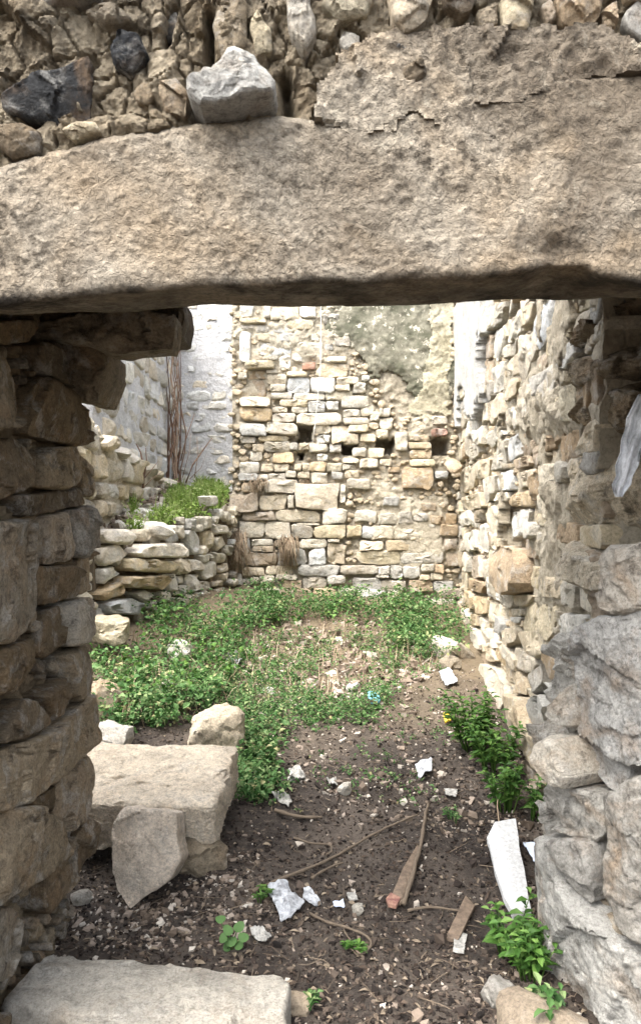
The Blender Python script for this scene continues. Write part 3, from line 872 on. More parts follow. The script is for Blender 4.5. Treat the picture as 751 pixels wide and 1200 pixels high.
rpl_uv = [RW.uv(*p) for p in RPL]
rpl_px = [(526, -200), (590, -200)] + RPL[1:] 
for q in courses(ru0, ru1, -0.05, 3.65, (0.10, 0.2), (0.16, 0.4), r):
    p = rect_poly(*q, r, 0.12)
    if rocc.frac(p) > 0.25: continue
    P = to_px(RW.world([[(q[0] + q[2]) / 2, (q[1] + q[3]) / 2, 0]]))[0]
    if inpoly([P], RPL)[0]: continue
    stone(RW, p, r.choice('wccyctg'), rw, r.uniform(.01, .05), -0.12, N=14, R=3, rough=0.012, tilt=0.09, bevel=0.008); rocc.add(p)
fp = darts(rocc, RW, 6000, (0.014, 0.05), random.Random(15), None, (0.9, 1.7))
join_stones('small_rubble', RW, fp, rw, M['stone'], [random.Random(i).uniform(-.035, .004) for i in range(len(fp))])
RSM = [(640, 470, 45, .07), (660, 600, 40, .075), (640, 650, 35, .06), (655, 560, 30, .06), (610, 500, 30, .03), (680, 480, 40, .06), (650, 700, 40, .06), (570, 600, 20, .03), (600, 420, 40, .03)]
def rw_h(uv):
    P = RW.world(np.concatenate([uv, np.zeros((len(uv), 1))], 1))
    px = to_px(P)
    h = -0.06 + 0.035 * fbm(P, 5, 4) + 0.014 * facet(P, 16, 4)
    c1, c2, cv = cellular(P * np.array([1, 1, 1.7]), 6.0, 4)
    h = h + 0.025 * (cv - 0.4) * np.clip((c2 - c1) * 3.5, 0, 1)
    for x, y, rad, a in RSM:
        h = h + a * np.exp(-(((px[:, 0] - x) / rad) ** 2 + ((px[:, 1] - y) / rad) ** 2))
    ins = np.minimum(np.minimum(px[:, 0] - NICHE[0], NICHE[2] - px[:, 0]), np.minimum(px[:, 1] - NICHE[1], NICHE[3] - px[:, 1]))
    h = np.where(ins > 0, -0.32, h)
    return h
sheet('mortar', RW, ru0, ru1, rv0, rv1, 0.02, rw_h, M['mortar'], rw, -0.5)
def rp_mask(uv):
    P = RW.world(np.concatenate([uv, np.zeros((len(uv), 1))], 1))
    px = to_px(P)
    px2 = px.copy(); px2[:, 1] = np.maximum(px2[:, 1], 305)
    n = fbm(np.stack([P[:, 1] * 1.0, P[:, 2] * 0.35, P[:, 0] * 0], 1), 7, 5, 0.62)
    return polydist(px2, RPL) + 6.5 * n
sheet('plaster', RW, 3.4, ru1 - 0.02, 1.6, rv1 - 0.02, 0.017, lambda uv: 0.075 + 0.02 * fbm(np.concatenate([uv, np.zeros((len(uv), 1))], 1), 3, 4), M['plaster'], rw, -0.03, rp_mask)
def rp2_mask(uv):
    P = RW.world(np.concatenate([uv, np.zeros((len(uv), 1))], 1))
    px = to_px(P)
    n = fbm(np.stack([P[:, 1], P[:, 2] * 0.6, P[:, 0] * 0 + 3.3], 1), 3.2, 6, 0.62)
    up = np.clip((600 - px[:, 1]) / 260, -0.6, 0.5)
    near = np.clip((px[:, 0] - 600) / 90, 0, 1) * np.clip((760 - px[:, 1]) / 100, 0, 1)
    return n - 0.30 + 0.10 * up + 0.26 * near
sheet('plaster_remnants', RW, ru0, ru1 - 0.3, 0.35, 3.3, 0.017, lambda uv: 0.018 + 0.03 * fbm(np.concatenate([uv, np.zeros((len(uv), 1))], 1), 5, 4) + 0.014 * ridged(np.concatenate([uv, np.zeros((len(uv), 1))], 1), 14, 4), M['mortar'], rw, -0.05, rp2_mask)['kind'] = 'stuff'
# timber-like stone ledge near the far corner
rock('ledge_stone', tuple(RW.world([[5.35, 1.98, 0.12]])[0]), (0.16, 0.55, 0.11), (12, 0, -5), 61, 't', M['stone'], rw, 3, 4, 5, 0.012)

# ------------------------------------------------------------------ doorway wall (nearest): lintel, jambs, masonry above
dw = thing('doorway_wall', 'weathered stone wall pierced by the doorway, with long pitted lintel and ragged jambs', 'stone wall', (0, 2.2, 0))
FWD = 1.7
FW = vplane(-2.4, FWD, 2.4, FWD)
def zf(y, d=FWD): return CZ + (CY - y) * d / F
def xf(px, d=FWD): return (px - CX) * d / F
LT = [(-400, 215), (0, 196), (60, 176), (130, 160), (200, 150), (330, 139), (400, 148), (430, 148), (490, 130), (580, 106), (640, 96), (751, 86), (1200, 60)]
LB_ = [(-400, 362), (0, 360), (100, 350), (215, 340), (375, 336), (500, 332), (560, 327), (610, 322), (640, 312), (680, 314), (700, 330), (751, 336), (1200, 335)]
def lintel():
    X = np.arange(-1.3, 1.301, 0.0065)
    px = CX + X * F / FWD
    zt = np.interp(px, [a for a, b in LT], [zf(b) for a, b in LT]) + 0.008 * fbm(np.stack([X, X * 0, X * 0 + 3], 1), 9, 4)
    zb = np.interp(px, [a for a, b in LB_], [zf(b) for a, b in LB_]) + 0.007 * fbm(np.stack([X, X * 0, X * 0 + 9], 1), 11, 4)
    prof = []                                  # (kind, parameter)
    nf = 84
    rows = []
    yf, yb = FWD - 0.03, FWD + 0.19
    rad = 0.018
    zbb = np.interp(px, [-400, 100, 216, 500, 700, 1200], [zf(y, 1.89) for y in (372, 366, 358, 357, 350, 348)])
    rows.append((np.full_like(X, yb), zt - 0.0)); rows.append((np.full_like(X, yf + 0.06), zt)); rows.append((np.full_like(X, yf + 0.015), zt - 0.006))
    for k in range(nf + 1):
        t = k / nf
        rows.append((np.full_like(X, yf), (zt - 0.025) * (1 - t) + (zb + rad) * t))
    for k in range(1, 6):
        a = k / 5 * math.pi / 2
        rows.append((np.full_like(X, yf + rad * (1 - math.cos(a))), zb + rad * (1 - math.sin(a))))
    for k in range(1, 9):
        t = k / 8
        rows.append((np.full_like(X, yf + rad + (yb - yf - rad) * t), zb * (1 - t) + zbb * t))
    rows.append((np.full_like(X, yb + 0.02), zbb + 0.08))
    rows.append((np.full_like(X, yb + 0.02), zt))
    n = len(X)
    P = np.concatenate([np.stack([X, y, z], 1) for y, z in rows])
    ff = fbm(P, 4, 5, 0.5) * 0.014 + fbm(P, 28, 4, 0.6) * 0.006 + facet(P, 7, 3) * 0.003 + facet(P, 30, 5) * 0.001 - np.clip(fbm(P, 75, 3, 0.6) - 0.05, 0, 1) * 0.007
    P[:, 1] += ff * np.where(P[:, 1] < yf + 0.05, 1, 0.4)
    P[:, 2] += fbm(P + 5, 8, 4) * np.where(P[:, 1] > yf + 0.02, 0.008, 0.0)
    # scoop broken out of the lower edge
    g = np.exp(-(((P[:, 0] - xf(655)) / 0.07) ** 2 + ((P[:, 2] - zf(300)) / 0.035) ** 2)) * (P[:, 1] < yf + 0.05)
    P[:, 1] += 0.03 * g
    Fc = []
    K = len(rows)
    for k in range(K - 1):
        for i in range(n - 1):
            Fc.append((k * n + i, (k + 1) * n + i, (k + 1) * n + i + 1, k * n + i + 1))
    Fc.append(tuple(k * n for k in range(K))[::-1]); Fc.append(tuple(k * n + n - 1 for k in range(K)))
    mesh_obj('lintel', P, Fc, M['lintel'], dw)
lintel()

RC = [(362, 152), (384, 66), (450, 54), (520, 47), (600, 52), (780, 52), (780, 106), (640, 113), (580, 124), (490, 150), (430, 170), (398, 168)]
def fw_h(uv):
    P = FW.world(np.concatenate([uv, np.zeros((len(uv), 1))], 1))
    px = to_px(P)
    h = 0.0 + 0.055 * fbm(P * np.array([1.2, 1, 0.9]), 5, 4, 0.5) + 0.017 * fbm(P, 20, 5, 0.7) + 0.008 * ridged(P, 26, 4) + 0.014 * facet(P, 9, 2) + 0.008 * fbm(P, 80, 3, 0.7)
    c1, c2, cv = cellular(P, 13)
    h = h - 0.02 * np.clip(0.05 - (c2 - c1), 0, 1) / 0.05
    c1, c2, cv = cellular(P, 30, 3)
    h = h + 0.008 * (cv - 0.5) * np.clip((c2 - c1) * 3, 0, 1)
    for (x0, y0, x1, y1, wd, dp) in ((246, 20, 246, 100, 5, .09), (334, 90, 338, 135, 7, .1), (222, 105, 232, 150, 5, .05), (205, 10, 196, 55, 5, .05), (20, 165, 110, 70, 6, .03), (385, 150, 430, 160, 4, .03)):
        a = np.array([x0, y0]); b = np.array([x1, y1]); ab = b - a
        t = np.clip(((px - a) @ ab) / (ab @ ab), 0, 1)
        dd = np.linalg.norm(px - (a + t[:, None] * ab), axis=1)
        h = h - dp * np.exp(-(dd / wd) ** 2)
    # a lump of old render over the right half of the lintel
    lt = np.interp(px[:, 0], [a for a, b in LT], [b for a, b in LT])
    for (x, y, rx, ry, a) in ((455, 110, 60, 26, .03), (150, 150, 60, 14, .03), (290, 140, 20, 10, .02), (60, 35, 70, 26, .02), (270, 60, 18, 45, .03)):
        h = h + a * np.exp(-(((px[:, 0] - x) / rx) ** 2 + ((px[:, 1] - y) / ry) ** 2))
    h = np.where(px[:, 1] > lt + 6, np.minimum(h, -0.01), h)
    h = np.where(inpoly(px, RC), np.minimum(h, -0.012), h)
    return h
sheet('mortar', FW, 1.2, 3.6, zf(200) - 0.01, 2.95, 0.0052, fw_h, M['front_mortar'], dw, -0.22, sharp=24)
for k_, (a, b, c, d) in enumerate(((0.1, 1.195, 2.2, 3.4), (3.605, 4.7, 2.2, 3.4), (1.2, 3.6, 2.955, 3.4))):
    sheet('mortar', FW, a, b, c, d, 0.03, lambda uv: -0.01 + 0.05 * fbm(np.concatenate([uv, np.zeros((len(uv), 1))], 1), 6, 5, 0.6), M['front_mortar'], dw, -0.2)
FS = [('k',.02,(5,118),(20,102),(60,86),(108,68),(109,100),(103,150),(70,148),(30,142),(8,135)),('k',.03,(130,62),(142,43),(165,50),(176,70),(156,92),(135,82)),
  ('k',.01,(190,22),(205,10),(216,30),(210,52),(196,48)),('g',.05,(33,20),(45,6),(70,-6),(128,-8),(120,4),(70,13),(42,26)),('g',.11,(228,122),(262,102),(276,84),(300,92),(328,125),(324,136),(245,154),(230,142)),
  ('y',.03,(293,35),(302,18),(318,40),(320,64),(300,66)),('C',.05,(335,-10),(358,-12),(372,48),(357,70),(340,48)),('C',.05,(449,-12),(508,-12),(496,35),(476,49),(458,30)),
  ('t',.04,(515,-14),(556,-14),(552,18),(538,24),(520,10)),('y',.055,(583,10),(603,-6),(624,-8),(613,46),(583,46)),('t',.05,(645,-10),(702,-10),(696,30),(676,49),(652,36)),
  ('Y',.04,(720,-12),(770,-12),(770,8),(728,11)),('d',.03,(0,175),(0,150),(30,148),(52,160),(50,182),(20,190)),('e',.05,(188,105),(210,100),(224,120),(222,148),(196,140)),
  ('e',.03,(250,40),(262,0),(290,5),(290,60),(262,80)),('y',.03,(75,158),(88,150),(115,148),(122,160),(90,170)),('e',.035,(100,20),(135,10),(160,30),(130,40)),('t',.03,(630,15),(642,8),(648,30),(636,40)),
  ('G',.03,(458,58),(470,48),(486,55),(482,66),(462,68)),('d',.05,(470,90),(492,78),(498,96),(486,108),(472,106)),('e',.03,(555,20),(580,10),(580,40),(562,42)),
  ('y',.03,(376,10),(400,-8),(440,-8),(430,25),(395,30)),('t',.03,(700,20),(716,12),(718,40),(702,42))]
focc = Occ(0.0, 4.8, 0, 3.5)
for it in FS:
    uv = FW.poly(it[2:])
    stone(FW, uv, it[0], dw, it[1], -0.1, mat=M['jamb'], N=64, R=12, bevel=0.012, rough=0.011, tilt=0.12, freq=10, chop=4, sharp=30)
    focc.add(uv)
_ltz = lambda u: float(np.interp(CX + (u - 2.4) * F / FWD, [a for a, b in LT], [zf(b) for a, b in LT]))
rc_uv = [FW.uv(*p) for p in RC]
def u3(uv): return np.concatenate([uv, np.zeros((len(uv), 1))], 1)
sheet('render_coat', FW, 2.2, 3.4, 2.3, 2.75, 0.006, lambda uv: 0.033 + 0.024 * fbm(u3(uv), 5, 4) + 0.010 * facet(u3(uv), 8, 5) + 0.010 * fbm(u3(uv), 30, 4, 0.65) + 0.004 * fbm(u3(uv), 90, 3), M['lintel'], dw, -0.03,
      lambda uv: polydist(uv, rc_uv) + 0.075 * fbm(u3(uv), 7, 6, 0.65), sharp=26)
focc.add(rc_uv)
fp = darts(focc, FW, 700, (0.014, 0.05), random.Random(23), lambda u, v: 1.3 < u < 3.5 and v > _ltz(u) + 0.02 and v < 2.75, (0.9, 1.7))
_rr = random.Random(24)
for p in fp: stone(FW, p, _rr.choice('tteeyge'), dw, _rr.uniform(0.0, .03), -0.06, mat=M['jamb'], N=22, R=4, bevel=0.005, rough=0.006, tilt=0.2, freq=14, chop=3)
r = random.Random(21)
for q in courses(0.5, 4.3, zf(-20), 3.36, (0.10, 0.2), (0.16, 0.42), r):
    p = rect_poly(*q, r, 0.12)
    if focc.frac(p) > 0.1: continue
    stone(FW, p, r.choice('tcyge'), dw, r.uniform(.02, .06), -0.1, mat=M['jamb'], N=14, R=2)
for (a, b) in ((0.1, 1.53), (3.55, 4.75)):
    for q in courses(a, b, 0.0, 2.3, (0.16, 0.3), (0.2, 0.5), r):
        p = rect_poly(*q, r, 0.1)
        if focc.frac(p) > 0.1: continue
        stone(FW, p, r.choice('teetd'), dw, r.uniform(.0, .05), -0.14, mat=M['jamb'], N=16, R=3)
# inner half of the wall thickness above the opening, its soffit higher than the lintel
IB = Plane((-2.4, 2.75, 0), (1, 0, 0), (0, 0, 1), (0, 1, 0))
sheet('inner_masonry', IB, 0.3, 4.6, 2.36, 3.4, 0.05, lambda uv: 0.03 * fbm(np.concatenate([uv, np.zeros((len(uv), 1))], 1), 6, 4), M['earthmortar'], dw, -0.84)

# left jamb: the reveal of the opening
LJ = vplane(-0.86, 1.7, -0.86, 2.78)
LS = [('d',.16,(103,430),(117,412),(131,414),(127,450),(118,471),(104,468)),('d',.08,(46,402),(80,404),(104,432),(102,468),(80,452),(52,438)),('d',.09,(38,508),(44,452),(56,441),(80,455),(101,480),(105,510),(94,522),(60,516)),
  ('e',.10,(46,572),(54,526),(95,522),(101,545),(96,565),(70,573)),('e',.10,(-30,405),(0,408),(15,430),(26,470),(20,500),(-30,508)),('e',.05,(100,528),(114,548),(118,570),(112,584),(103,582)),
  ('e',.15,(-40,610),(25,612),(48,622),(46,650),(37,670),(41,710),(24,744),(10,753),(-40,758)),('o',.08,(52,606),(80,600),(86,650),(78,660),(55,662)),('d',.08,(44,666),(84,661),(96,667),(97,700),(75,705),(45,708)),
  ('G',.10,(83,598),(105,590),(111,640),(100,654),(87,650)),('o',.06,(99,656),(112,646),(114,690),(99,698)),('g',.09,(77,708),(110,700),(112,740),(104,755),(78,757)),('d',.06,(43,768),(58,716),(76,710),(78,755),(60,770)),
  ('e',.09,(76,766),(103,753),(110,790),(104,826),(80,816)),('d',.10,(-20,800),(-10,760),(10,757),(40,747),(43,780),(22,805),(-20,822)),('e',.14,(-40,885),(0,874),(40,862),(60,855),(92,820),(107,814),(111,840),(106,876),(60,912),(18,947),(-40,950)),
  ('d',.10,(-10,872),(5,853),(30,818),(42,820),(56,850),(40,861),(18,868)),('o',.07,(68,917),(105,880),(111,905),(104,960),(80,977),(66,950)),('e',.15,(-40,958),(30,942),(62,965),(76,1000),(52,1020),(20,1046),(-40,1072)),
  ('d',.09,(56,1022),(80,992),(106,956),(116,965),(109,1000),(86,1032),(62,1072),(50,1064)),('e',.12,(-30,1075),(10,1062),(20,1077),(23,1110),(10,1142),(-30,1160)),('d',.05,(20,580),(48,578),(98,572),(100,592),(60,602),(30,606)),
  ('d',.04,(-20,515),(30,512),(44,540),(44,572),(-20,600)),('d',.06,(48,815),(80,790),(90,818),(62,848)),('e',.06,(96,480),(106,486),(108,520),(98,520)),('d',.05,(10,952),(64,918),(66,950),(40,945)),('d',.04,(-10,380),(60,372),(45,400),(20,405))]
locc = Occ(-0.6, 1.3, 0, 2.2)
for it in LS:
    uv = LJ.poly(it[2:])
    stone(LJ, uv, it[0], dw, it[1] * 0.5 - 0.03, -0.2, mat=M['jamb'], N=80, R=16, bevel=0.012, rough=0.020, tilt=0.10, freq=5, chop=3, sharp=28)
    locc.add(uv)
_rr = random.Random(45)
for q in courses(0.0, 0.34, 0.0, 2.05, (0.12, 0.24), (0.2, 0.35), _rr):
    p = rect_poly(*q, _rr, 0.1)
    if locc.frac(p) > 0.25: continue
    stone(LJ, p, _rr.choice('ede'), dw, _rr.uniform(-.01, .03), -0.15, mat=M['jamb'], N=24, R=5, bevel=0.012, rough=0.012); locc.add(p)
fp = darts(locc, LJ, 1500, (0.012, 0.035), random.Random(43), lambda u, v: 0.05 < u < 1.0, (0.9, 1.6))
_rr = random.Random(44)
for p in fp: stone(LJ, p, _rr.choice('eedt'), dw, _rr.uniform(-0.04, -.01), -0.12, mat=M['jamb'], N=14, R=3, bevel=0.006, rough=0.008, tilt=0.3, freq=18, chop=3)
def lj_h(uv):
    P = LJ.world(np.concatenate([uv, np.zeros((len(uv), 1))], 1))
    return -0.065 + 0.04 * fbm(P, 6, 4) + 0.02 * facet(P, 12, 3) + 0.008 * facet(P, 30, 5)
sheet('mortar', LJ, 0.02, 1.0, -0.05, 2.38, 0.02, lj_h, M['earthmortar'], dw, -1.5, sharp=24)
# inner lintel stone left over at the back of the reveal
IL = vplane(-1.4, 2.5, 0.4, 2.5)
stone(IL, IL.poly([(20, 392), (70, 380), (110, 372), (165, 368), (190, 372), (211, 374), (208, 398), (205, 413), (140, 418), (110, 409), (60, 402)]), 'e', dw, 0.08, -0.06, mat=M['jamb'], name='lintel', N=80, R=12, bevel=0.014, rough=0.02, tilt=0.1, freq=9, chop=4)
IL2 = vplane(-1.4, 2.62, 0.4, 2.62)
rock('stone', (-0.95, 2.62, zf(402, 2.62)), (0.40, 0.34, 0.22), (0, 4, 6), 176, 'd', M['jamb'], dw, 5, 8, 3, 0.02, 5, hew=1)
stone(IL2, IL2.poly([(60, 376), (120, 352), (214, 345), (216, 372), (212, 394), (196, 398), (120, 392)]), 'd', dw, 0.03, -0.2, mat=M['jamb'], N=64, R=10, bevel=0.014, rough=0.02, freq=9, chop=4)
stone(IL2, IL2.poly([(70, 432), (100, 414), (131, 411), (129, 445), (118, 472), (96, 470), (72, 462)]), 'e', dw, 0.06, -0.2, mat=M['jamb'], N=64, R=10, bevel=0.014, rough=0.02, freq=9, chop=4)
for q in courses(-2.2 + 2.2, 0.72, 2.2, 2.36, (0.16, 0.17), (0.25, 0.4), random.Random(4)):
    rock('stone', (-1.5 + q[0], 2.4, 2.27), (q[2] - q[0] + 0.05, 0.6, 0.2), (0, 0, 0), int(q[0] * 100) + 5, 'd', M['jamb'], dw, 3, 5, 5, 0.03, 5)

# right jamb
RJ = vplane(1.16, 1.72, 1.16, 3.05)
sheet('mortar', RJ, 0.0, 1.3, -0.05, 2.36, 0.025, lambda uv: -0.04 + 0.06 * fbm(np.concatenate([uv, np.zeros((len(uv), 1))], 1), 6, 4), M['earthmortar'], dw, -1.2)
def jrock(x0, x1, d0, d1, y0, y1, dref, rot, seed, col, rough=0.03, cuts=6, box=6, mat='jamb', cutd=(0.62, 0.92)):
    z0, z1 = zf(y1, dref), zf(y0, dref)
    return rock('stone', ((x0 + x1) / 2, (d0 + d1) / 2, (z0 + z1) / 2), (x1 - x0, d1 - d0, z1 - z0), rot, seed, col, M[mat], dw, 6, box, cuts, rough, 5, cutd)
jrock(1.02, 1.5, 2.45, 3.15, 345, 388, 2.6, (0, 4, 4), 81, 'd')
jrock(0.99, 1.5, 2.42, 3.1, 398, 446, 2.55, (3, 4, 7), 82, 'e')
jrock(0.965, 1.5, 2.4, 3.15, 440, 512, 2.5, (3, 6, 6), 83, 'e')
jrock(0.955, 1.5, 2.42, 3.2, 514, 640, 2.5, (0, 1, 6), 84, 'c', 0.018, 5, 8)
jrock(0.945, 1.5, 2.40, 3.2, 640, 716, 2.45, (0, 2, 8), 85, 'c', 0.018, 5, 8)
jrock(1.02, 1.5, 1.75, 2.42, 420, 560, 2.1, (0, 0, 0), 86, 'd')
jrock(1.00, 1.5, 1.75, 2.40, 560, 700, 2.1, (0, 0, 3), 87, 'd')
jrock(0.985, 1.5, 1.75, 2.42, 330, 425, 2.2, (0, 0, 0), 186, 'd')
# the grey rock face at its foot, turned to the camera
RF = vplane(0.74, 2.5, 1.02, 1.88)
RFS = [('G', .02, (677, 745), (700, 722), (751, 712), (800, 718), (800, 900), (751, 905), (715, 925), (690, 905), (668, 850), (672, 790)), ('g', .07, (651, 868), (664, 860), (673, 862), (690, 905), (684, 922), (662, 908), (650, 888)),
  ('g', .03, (640, 935), (655, 912), (684, 925), (708, 926), (713, 975), (700, 985), (660, 975), (637, 962)), ('G', .05, (655, 979), (700, 986), (707, 1020), (702, 1058), (686, 1047), (664, 1012)),
  ('G', .03, (714, 930), (751, 908), (800, 902), (800, 1122), (751, 1108), (722, 1076), (709, 1040), (714, 985)), ('g', .04, (631, 1000), (637, 974), (653, 978), (664, 1013), (690, 1056), (712, 1079), (751, 1112), (800, 1124), (800, 1290), (690, 1290), (654, 1160), (640, 1110), (630, 1060)),
  ('g', .0, (645, 840), (670, 800), (676, 850), (662, 860)), ('G', .0, (700, 640), (800, 630), (800, 716), (705, 722))]
for it in RFS:
    stone(RF, RF.poly(it[2:]), it[0], dw, it[1] * 1.1, -0.5, mat=M['jamb'], N=120, R=30, bevel=0.016, rough=0.034, tilt=0.06, freq=4.5, chop=3, sharp=22)
jrock(0.98, 1.5, 2.2, 3.15, 712, 905, 2.5, (2, -7, 10), 88, 'g', 0.04, 5, 6)
jrock(0.93, 1.45, 2.4, 3.25, 850, 985, 2.7, (0, -8, 12), 89, 'g', 0.04, 5, 6)
jrock(0.90, 1.45, 2.2, 3.1, 945, 1075, 2.6, (4, -8, 10), 90, 'g', 0.04, 6, 6)
jrock(0.86, 1.45, 2.0, 2.8, 1010, 1270, 2.35, (-6, -6, 8), 91, 'e', 0.04, 5, 6)
# ------------------------------------------------------------------ the neighbouring houses seen over the rubble
NW = vplane(-2.1, 10.0, -0.1, 10.0)
nw = thing('rendered_wall', 'pale grey roughly rendered house wall behind the grassy terrace', 'house wall', (-1.2, 10, 1.2))
r = random.Random(31)
for q in courses(0.02, 2.0, 1.2, 4.9, (0.09, 0.17), (0.14, 0.36), r):
    if r.random() < 0.25: continue
    stone(NW, rect_poly(*q, r, 0.16), r.choice('bbWwb') if r.random() < .95 else 'y', nw, r.uniform(-.012, .016), -0.08, N=12, R=2, bevel=0.02, rough=0.016, mat=M['pale'])
sheet('render_coat', NW, 0.0, 2.0, 1.0, 5.0, 0.025, lambda uv: 0.022 * fbm(np.concatenate([uv, np.zeros((len(uv), 1))], 1), 5, 5, 0.6) - 0.002, M['greyplaster'], nw, -0.5)
LBP = vplane(-1.93, 6.3, -1.93, 10.0)
lb = thing('house_side_wall', 'pale house wall of lime-washed rubble in shade, left of the dead vine', 'house wall', (-1.93, 8, 1.2))
for q in courses(0.0, 3.7, 1.7, 4.2, (0.14, 0.26), (0.22, 0.5), r, 0.03):
    stone(LBP, rect_poly(*q, r, 0.14), r.choice('bgwgw'), lb, r.uniform(-.015, .02), -0.1, N=12, R=2, bevel=0.02, rough=0.016, tilt=0.2, mat=M['pale'])
sheet('mortar', LBP, 0.0, 3.7, 1.0, 4.25, 0.03, lambda uv: -0.012 + 0.03 * fbm(np.concatenate([uv, np.zeros((len(uv), 1))], 1), 5, 5, 0.6), M['greyplaster'], lb, -0.5)
LWP = vplane(-1.80, 4.9, -1.84, 9.3)
lw = thing('low_wall', 'low rubble garden wall with rounded coping, below the lime-washed house wall', 'stone wall', (-1.82, 7, 0.6))
ltop = lambda u: 2.19 - 0.10 * (u + 4.9 - 5.8)
for q in courses(0.0, 4.3, 0.6, 2.3, (0.13, 0.24), (0.2, 0.42), r, 0.03):
    m = (q[0] + q[2]) / 2
    if q[3] > ltop(m): continue
    stone(LWP, rect_poly(*q, r, 0.12), r.choice('cwgcwy'), lw, r.uniform(.0, .06), -0.12, N=12, R=2, bevel=0.025, rough=0.016, tilt=0.2)
sheet('mortar', LWP, 0.0, 4.35, 0.5, 2.3, 0.03, lambda uv: -0.02 + 0.04 * fbm(np.concatenate([uv, np.zeros((len(uv), 1))], 1), 5, 5, 0.6), M['mortar'], lw, -0.35,
      lambda uv: ltop(uv[:, 0]) - 0.06 - uv[:, 1] + 0.03 * fbm(np.concatenate([uv, np.zeros((len(uv), 1))], 1), 3, 2))
u = 0.1
while u < 4.0:
    l = r.uniform(0.25, 0.5)
    P = LWP.world([[u + l / 2, ltop(u + l / 2) - 0.04, -0.12]])[0]
    rock('coping_stone', tuple(P), (0.42, l, r.uniform(.13, .19)), (5, 0, r.uniform(-6, 6)), 200 + int(u * 50), r.choice('ywcc'), M['stone'], lw, 3, 3.5, 5, 0.02)
    u += l

# ------------------------------------------------------------------ terrace and its dry-stone retaining wall
RT = vplane(-1.80, 5.25, -0.92, 7.9)
rt = thing('retaining_wall', 'tumbled dry-stone retaining wall of white rubble below the grassy terrace', 'stone wall', (-1.4, 6.5, 0.7))
H_ = (95, 530, 3.953)
RTS = [('W',.14,(75,365),(190,355),(220,390),(200,430),(90,420)),('w',.12,(65,450),(150,420),(200,470),(100,530),(65,510)),('W',.30,(195,460),(260,425),(400,420),(420,450),(390,487),(200,485)),
 ('y',.26,(165,497),(200,489),(360,502),(380,530),(350,558),(165,550)),('Y',.25,(150,572),(360,568),(380,592),(350,633),(150,625)),('w',.12,(70,540),(130,527),(150,568),(80,613)),('Y',.14,(50,650),(170,592),(160,660),(75,690)),
 ('b',.18,(75,692),(200,672),(260,702),(250,750),(90,750)),('w',.14,(205,650),(270,635),(300,665),(260,698)),('w',.10,(340,650),(400,640),(410,690),(350,700)),
 ('b',.10,(465,365),(510,355),(545,400),(540,470),(500,475)),('y',.06,(560,370),(600,360),(600,440),(570,455)),('w',.06,(610,330),(670,340),(670,375),(620,380)),('c',.05,(678,360),(705,375),(690,400)),
 ('w',.08,(420,455),(490,450),(480,485),(425,490)),('c',.10,(410,510),(450,490),(490,500),(485,560),(430,570)),('w',.08,(540,470),(590,470),(590,510),(550,515)),('c',.06,(605,400),(658,385),(668,430),(620,458)),
 ('c',.06,(600,460),(658,470),(658,510),(615,515)),('c',.05,(660,430),(700,430),(690,480),(662,470)),('w',.08,(540,520),(610,502),(625,570),(550,590)),('c',.06,(630,530),(680,512),(670,550),(635,560)),
 ('w',.10,(372,562),(428,562),(420,645),(385,640)),('w',.09,(430,577),(465,572),(465,605),(430,610)),('w',.09,(470,568),(530,562),(530,640),(475,650)),('w',.10,(422,622),(473,612),(470,665),(415,660)),
 ('w',.08,(535,597),(590,597),(590,635),(535,640)),('c',.06,(600,602),(650,592),(655,618),(600,623)),('c',.06,(590,642),(660,622),(650,645),(600,652)),('c',.05,(640,562),(680,552),(670,600),(650,600)),
 ('w',.08,(472,657),(508,657),(510,690),(475,695)),('w',.08,(512,652),(555,647),(540,680),(515,685)),('w',.10,(405,672),(480,677),(470,710),(420,740),(405,720)),('c',.10,(260,712),(330,682),(320,710),(280,730)),
 ('g',.08,(482,492),(538,502),(548,550),(490,552)),('c',.05,(540,300),(600,295),(605,350),(560,360)),('w',.05,(590,205),(625,200),(625,245),(600,250)),('c',.10,(382,502),(412,492),(402,540),(385,535))]
rtocc = Occ(-0.1, 2.9, 0.3, 1.9)
for it in RTS:
    uv = RT.poly([(H_[0] + x / H_[2], H_[1] + y / H_[2]) for x, y in it[2:]])
    stone(RT, uv, it[0], rt, it[1] * 0.55, -0.12, bevel=0.02, rough=0.03, tilt=0.2, freq=6, chop=2, R=5, N=24, mat=M['pale'])
    rtocc.add(uv)
rt_top = lambda u: 1.20 + 0.11 * u
fp = darts(rtocc, RT, 900, (0.03, 0.075), random.Random(33), lambda u, v: v < rt_top(u) + 0.03, (0.9, 1.5))
r = random.Random(34)
for p in fp: stone(RT, p, r.choice('wwcg'), rt, r.uniform(0, .07), -0.1, mat=M['pale'], N=14, R=3, bevel=0.014, rough=0.012, tilt=0.25)
sheet('earth_core', RT, -0.1, 2.85, 0.35, 1.7, 0.03, lambda uv: -0.07 + 0.04 * fbm(np.concatenate([uv, np.zeros((len(uv), 1))], 1), 6, 4), M['earthmortar'], rt, -0.3,
      lambda uv: rt_top(uv[:, 0]) - uv[:, 1])
HP = Plane((0, 0, 0), (1, 0, 0), (0, 1, 0), (0, 0, 1))
def behind(uv):
    P = np.concatenate([uv, np.zeros((len(uv), 1))], 1)
    return -((P - RT.o) @ RT.N)
def ter_h(uv):
    b = behind(uv)
    s = (np.concatenate([uv, np.zeros((len(uv), 1))], 1) - RT.o) @ RT.U
    z = rt_top(np.clip(s, 0, 3)) - 0.04 + np.clip(b, 0, 3) * 0.26 + 0.05 * fbm(np.concatenate([uv, np.zeros((len(uv), 1))], 1), 3, 4)
    return np.minimum(z, 1.95)
te = sheet('terrace', HP, -2.3, -0.1, 5.0, 10.3, 0.04, ter_h, M['soil'], None, 0.3, lambda uv: np.where((uv[:, 0] > -0.95) & (uv[:, 1] < 8.25), -1, behind(uv)))
